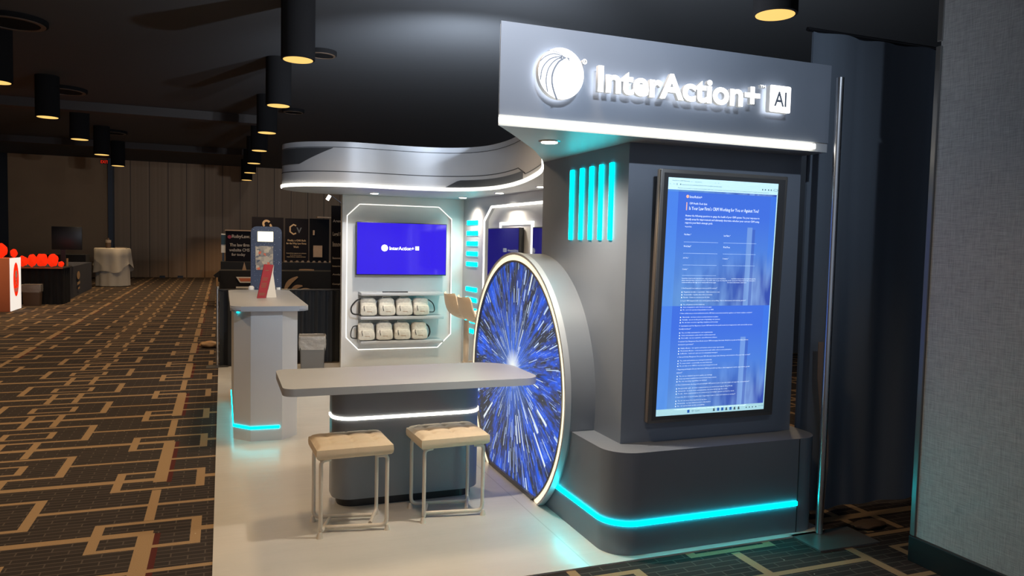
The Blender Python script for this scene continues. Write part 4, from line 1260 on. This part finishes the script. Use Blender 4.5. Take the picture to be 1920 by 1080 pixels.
# row of small white tent cards on the raised table
for i in range(10):
    x = 1.36+.13*i
    b = B()
    for yy, zz in (): pass
    p = [(x, 18.45, .962), (x+.075, 18.45, .962), (x+.06, 18.45, 1.0), (x+.02, 18.45, 1.0)]
    a_ = [b.verts.new(v) for v in p]; c_ = [b.verts.new((v[0], v[1]+.05, v[2])) for v in p]
    b.faces.new(a_); b.faces.new(c_[::-1])
    for k in range(4): b.faces.new((a_[k], a_[(k+1) % 4], c_[(k+1) % 4], c_[k]))
    single('small_cup', b, 'wood', 'small tan cup in the row under the CV banner', 'cup', (x, 18.47, .962), 'row of small tan cups on the far black table')
# items on the table front
t_ = thing('leaflet_tray', 'pink and tan leaflet tray on the far black table front', 'leaflet tray', (.45, 17.15, .54))
b = poly(B(), [(.28, .67), (.61, .67), (.61, .545), (.36, .545)], frame((0, 17.19, 0), (1, 0, 0)), 0, .04)
link('tray_face', b, 'whitecard', t_, smooth=None)
link('tray_lip', box(.28, .62, 17.1, 17.19, .43, .46), 'whitecard', t_, smooth=None)
link('tray_print', poly(B(), [(.33, .645), (.58, .645), (.58, .575), (.37, .575)], frame((0, 17.148, 0), (1, 0, 0)), 0, .003), 'orange', t_, smooth=None)
def leaf(x0, z0, x1, z1, bulge, w_, y, bm_):
    n_ = 12; L1 = []; L2 = []
    for i in range(n_+1):
        f = i/n_; c_ = Vector((x0+(x1-x0)*f, z0+(z1-z0)*f)); d_ = Vector((x1-x0, z1-z0)).normalized(); nr = Vector((-d_.y, d_.x))
        c_ += nr*bulge*sin(pi*f); hw_ = w_*sin(pi*min(1, f*.85+.08))**.8
        L1.append(c_+nr*hw_); L2.append(c_-nr*hw_)
    pts_ = [tuple(p) for p in L1]+[tuple(p) for p in L2[::-1]]
    poly(bm_, pts_, frame((0, y, 0), (1, 0, 0)), 0, .02)
for k, (a, lab) in enumerate((((1.28, .36, 1.56, .68, .05, .05), 'largest tan leaf shape standing behind the counter corner'),
                 ((1.42, .38, 1.66, .48, .03, .04), 'middle tan leaf shape behind the counter corner'),
                 ((1.58, .38, 1.84, .40, .02, .025), 'smallest low tan leaf shape behind the counter corner'))):
    b = B(); leaf(*a, 17.195-k*.022, b)
    single('leaf_ornament', b, 'wood', lab, 'ornament', (a[0], 17.195-k*.022, a[1]), 'tan leaf shapes on the far black table')
b = B(); poly(b, [(.41, .802), (.50, .802), (.455, .98)], frame((0, 17.5, 0), (1, 0, 0)), 0, .03)
single('cone_card', b, 'wood', 'small tan triangular card under the black banner', 'card', (.45, 17.5, .8))
b = prism([(1.62, 17.55), (1.95, 17.55), (1.90, 17.7), (1.67, 17.7)], .802, .83)
single('small_tray', b, 'wood', 'flat tan tray on the far black table under the cup row', 'tray', (1.8, 17.6, .802))
# right banner and clip lamp beside the back wall edge
t_, bf = banner('side_banner', 1.47, 1.74, 11.1, .05, 2.0, 'dark banner strip with tan lines cut off by the booth back wall',
    [('Agenda', .02, 1.70, .16, .05, 'pale_text', 'banner_text'), ('Legal Focused', .02, 1.50, .24, .07, 'pale_text', 'banner_text'), ('Innovation', .02, 1.36, .22, .07, 'pale_text', 'banner_text'),
     ('Innovations', .02, 1.18, .20, .03, 'pale_text', 'banner_text'), ('Integrations', .02, 1.06, .20, .03, 'pale_text', 'banner_text'), ('Analytics', .02, .94, .18, .03, 'pale_text', 'banner_text'),
     ('Compliance', .02, .80, .2, .03, 'pale_text', 'banner_text')])
t_ = thing('clip_lamp', 'small bright clip-on lamp on a bent arm beside the back wall edge', 'lamp', (1.56, 11.05, 2.0))
link('lamp_arm', tube(bend([(1.60, 11.1, 1.998), (1.60, 11.05, 2.04), (1.44, 10.9, 2.13), (1.41, 10.9, 2.13)], .03), .006, seg=8), 'chrome', t_)
link('lamp_head', tube([(1.42, 10.9, 2.13), (1.385, 10.9, 2.07)], .022, seg=12), 'spot_lens', t_)

# ================================================================== left side of the hall
cart = thing('orange_counter', 'orange-sided counter with a white end panel and red oval logo at the left edge', 'counter', (-4.3, 17.1, 0))
link('counter_body', box(-4.9, -3.76, 16.72, 17.52, 0, 1.015, bev=.004), 'orange', cart)
ef = frame((-3.745, 16.73, 0), (0, 1, 0))          # faces +X
link('end_panel', box(-3.76, -3.745, 16.73, 17.51, .01, 1.02), glow('backlit_white_panel', (1, .93, .85), .75), cart, smooth=None)
b = ring2d(B(), (.39, .60), 0, .33, ef, .001, .002, 40, sx=.62)
lg = link('oval_logo', b, 'red', cart, smooth=None)
b = ring2d(B(), (.39, .70), 0, .075, ef, .004, .002, 20, sx=.8)
stroke(b, [(.39, .64), (.39, .55)], .03, ef, .005); stroke(b, [(.31, .49), (.39, .57), (.47, .49)], .025, ef, .005)
stroke(b, [(.29, .70), (.31, .61), (.39, .57), (.47, .61), (.49, .70)], .015, ef, .005)
text('pooir', .25, .33, w=.28, h=.13, M4=ef, bm=b, z=.005, bold=.004)
link('logo_mark', b, 'white', lg, smooth=None)
def blob(c, r, seed):
    b_ = B(); bmesh.ops.create_icosphere(b_, subdivisions=3, radius=1)
    for v in b_.verts:
        n_ = .10*sin(v.co.x*5+seed)*cos(v.co.z*4+seed*2)+.06*sin(v.co.y*9+seed)
        v.co *= (1+n_); v.co = Vector((v.co.x*r[0], v.co.y*r[1], v.co.z*r[2])) + Vector(c)
    return b_
for k, (x, y, rx, rz_, lb) in enumerate(((-4.19, 17.05, .12, .13, 'at the left edge, on the orange counter'), (-3.955, 17.0, .105, .13, 'above the white end panel of the orange counter'),
        (-3.815, 17.3, .055, .08, 'the small one at the far corner of the orange counter'))):
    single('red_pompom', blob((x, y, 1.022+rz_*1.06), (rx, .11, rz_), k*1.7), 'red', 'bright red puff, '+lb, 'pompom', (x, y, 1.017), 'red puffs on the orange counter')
bt = thing('skirted_table', 'black-skirted table heaped with red puffs, behind the orange counter', 'table', (-3.6, 18.9, 0))
link('table_skirt', fold(-4.4, -3.17, 18.42, 0, .765, .02, .12), 'blackcloth', bt)
link('table_skirt_side', fold(18.42, 19.3, -3.18, 0, .765, .02, .12, dirx=(0, 1)), 'blackcloth', bt)
link('tabletop', box(-4.4, -3.15, 18.36, 19.35, .765, .785), 'blackcloth', bt, smooth=None)
link('top_edge', box(-4.0, -3.16, 18.345, 18.365, .768, .790), 'orange', bt, smooth=None)
for k, (x, rx, zr, lb) in enumerate(((-3.93, .085, .11, 'leftmost on the black-skirted table, behind the white end panel'), (-3.76, .083, .13, 'second from the left on the black-skirted table'),
        (-3.578, .10, .14, 'widest one, in the middle of the black-skirted table'), (-3.378, .098, .135, 'round one second from the right on the black-skirted table'), (-3.225, .05, .06, 'small low one at the right end of the black-skirted table'))):
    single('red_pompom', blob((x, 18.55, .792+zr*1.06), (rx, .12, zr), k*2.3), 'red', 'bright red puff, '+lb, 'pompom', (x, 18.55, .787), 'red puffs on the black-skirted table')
nt = thing('skirted_table', 'navy-clothed table with a printed emblem down its end, beside the thin post', 'table', (-3.6, 21.5, 0))
b = B()
p = [(-4.6, 19.9), (-3.28, 19.9), (-3.40, 23.8), (-4.6, 23.8)]
link('tablecloth', prism(p, 0, .74), 'navycloth', nt, smooth=None)
ef2 = frame((-3.275, 20.2, 0), (-.12, 3.9, 0))
b = ring2d(B(), (.9, .50), 0, .10, ef2, .003, .002, 20, sx=2.6); stroke(b, [(.7, .30), (1.15, .32)], .07, ef2, .004); stroke(b, [(.8, .18), (1.1, .19)], .05, ef2, .004)
link('cloth_emblem', b, 'gold_text', nt, smooth=None)
single('back_table', box(-4.8, -3.60, 24.2, 24.9, 0, .93), 'blackcloth', 'taller black table behind the navy-clothed table', 'table', (-4, 24.5, 0), smooth=None)
single('thin_post', tube([(-3.25, 19.4, 0), (-3.25, 19.4, .96)], .02, seg=10), 'wood', 'thin tan upright post in front of the navy-clothed table', 'post', (-3.25, 19.4, 0))
t_ = thing('desktop_monitor', 'black monitor seen from behind on the navy-clothed table', 'monitor', (-3.45, 20.5, .74))
link('monitor_panel', box(-3.75, -3.12, 20.47, 20.52, 1.135, 1.68, bev=.006), 'black', t_)
link('monitor_stand', box(-3.57, -3.47, 20.48, 20.52, .74, 1.2), 'black', t_)
link('monitor_base', box(-3.68, -3.36, 20.38, 20.6, .741, .755), 'black', t_)
# round table under ivory cloth
rtb = thing('round_table', 'tall round table draped in an ivory cloth near the far wall', 'table', (-3.02, 25.0, 0))
b = B(); rings = []
NS = 72
for k, (rr, zz) in enumerate(((.0, 1.125), (.46, 1.125), (.485, 1.10), (.49, .9), (.50, .7), (.515, .5))):
    rings.append([b.verts.new((-3.02+(rr+(.02*sin(9*a)+.015*sin(5*a+1))*(k > 2)*(k-2)*.5)*cos(a), 25.0+(rr+(.02*sin(9*a)+.015*sin(5*a+1))*(k > 2)*(k-2)*.5)*sin(a), zz-(.10*sin(2*a-.8)+.07*sin(4*a) if k == 5 else 0))) for a in [2*pi*i/NS for i in range(NS)]])
for i in range(len(rings)-1):
    for k in range(NS): b.faces.new((rings[i][k], rings[i][(k+1) % NS], rings[i+1][(k+1) % NS], rings[i+1][k]))
link('overlay_cloth', b, 'cloth_white', rtb, smooth=70)
b = B(); rings = []
for k, (rr, zz) in enumerate(((.455, 1.11), (.44, .6), (.45, .02))):
    rings.append([b.verts.new((-3.02+(rr+.012*sin(11*a)*k)*cos(a), 25.0+(rr+.012*sin(11*a)*k)*sin(a), zz)) for a in [2*pi*i/NS for i in range(NS)]])
for i in range(len(rings)-1):
    for k in range(NS): b.faces.new((rings[i][k], rings[i][(k+1) % NS], rings[i+1][(k+1) % NS], rings[i+1][k]))
link('base_cloth', b, 'cloth_white', rtb, smooth=70)
bo = thing('bottle_sign', 'tan bottle-shaped display standing on the ivory-clothed table', 'bottle', (-3.12, 24.9, 1.126))
link('bottle_body', lathe([(.07, 1.127), (.075, 1.3), (.03, 1.38), (.03, 1.42)], -3.12, 24.9, seg=16), 'brown', bo)
link('bottle_label', lathe([(.078, 1.28), (.080, 1.36)], -3.12, 24.9, seg=16), 'pale_text', bo)
single('papers', box(-2.92, -2.62, 24.75, 24.95, 1.127, 1.15), 'pale_text', 'low stack of papers on the ivory-clothed table', 'papers', (-2.8, 24.85, 1.127))
single('cable_cover', box(-2.6, 1.2, 19.0, 19.06, .0, .012), 'brown', 'thin dark cable cover strip across the carpet aisle', 'cable cover', (-1.5, 19.03, 0))
for k, x in enumerate((-2.02, -1.42)):
    single('floor_box', box(x-.09, x+.09, 29.9, 30.1, 0, .08), 'black', ('left' if k == 0 else 'right')+' small black block at the foot of the striped far wall', 'floor block', (x, 30.0, 0))
single('floor_tuft', blob((-.16, 11.0, .045), (.13, .10, .045), 1), 'wood', 'crumpled tan lump on the carpet left of the silver rail post', 'crumpled paper', (-.16, 11.0, 0))

# ================================================================== right side: pole, tall drape
tall = single('tall_drape', fold(3.02, 5.6, 3.32, .02, 2.70, .014, .3), 'drape', 'tall dark navy drape between the silver pole and the woven wall', 'drape', (4, 3.3, 0))
pp = thing('drape_pole', 'tall slim silver pole at the right end of the tower, before the tall drape', 'pole', (2.953, 3.048, 0))
link('pole', tube([(2.953, 3.048, .01), (2.953, 3.048, 2.39)], .019, seg=16), 'chrome', pp)
link('pole_base', box(2.79, 3.18, 2.86, 3.08, .0, .008), 'bezel', pp)
single('drape_crossbar', tube([(2.98, 3.33, 2.71), (5.6, 3.33, 2.71)], .012, seg=10), 'black', 'thin dark bar holding up the tall drape', 'rail', (4, 3.33, 2.71))
b = B()
pts = [(3.115, 1.0), (3.12, .8), (3.15, .6), (3.175, .45), (3.18, .30), (3.165, .012)]
sheet(b, [[(x, 3.24, z), (x-.035, 3.25, z)] for x, z in pts], .004)
single('fabric_strip', b, plain('taupe_fabric', (.16, .12, .10), .8), 'hanging taupe fabric strip beside the silver pole', 'fabric strip', (3.15, 3.24, .012))
t_ = single('crumpled_paper', blob((3.30, 3.05, .02), (.11, .05, .02), 4), 'brown', 'crumpled brown paper on the carpet at the foot of the tall drape', 'paper', (3.30, 3.05, 0))
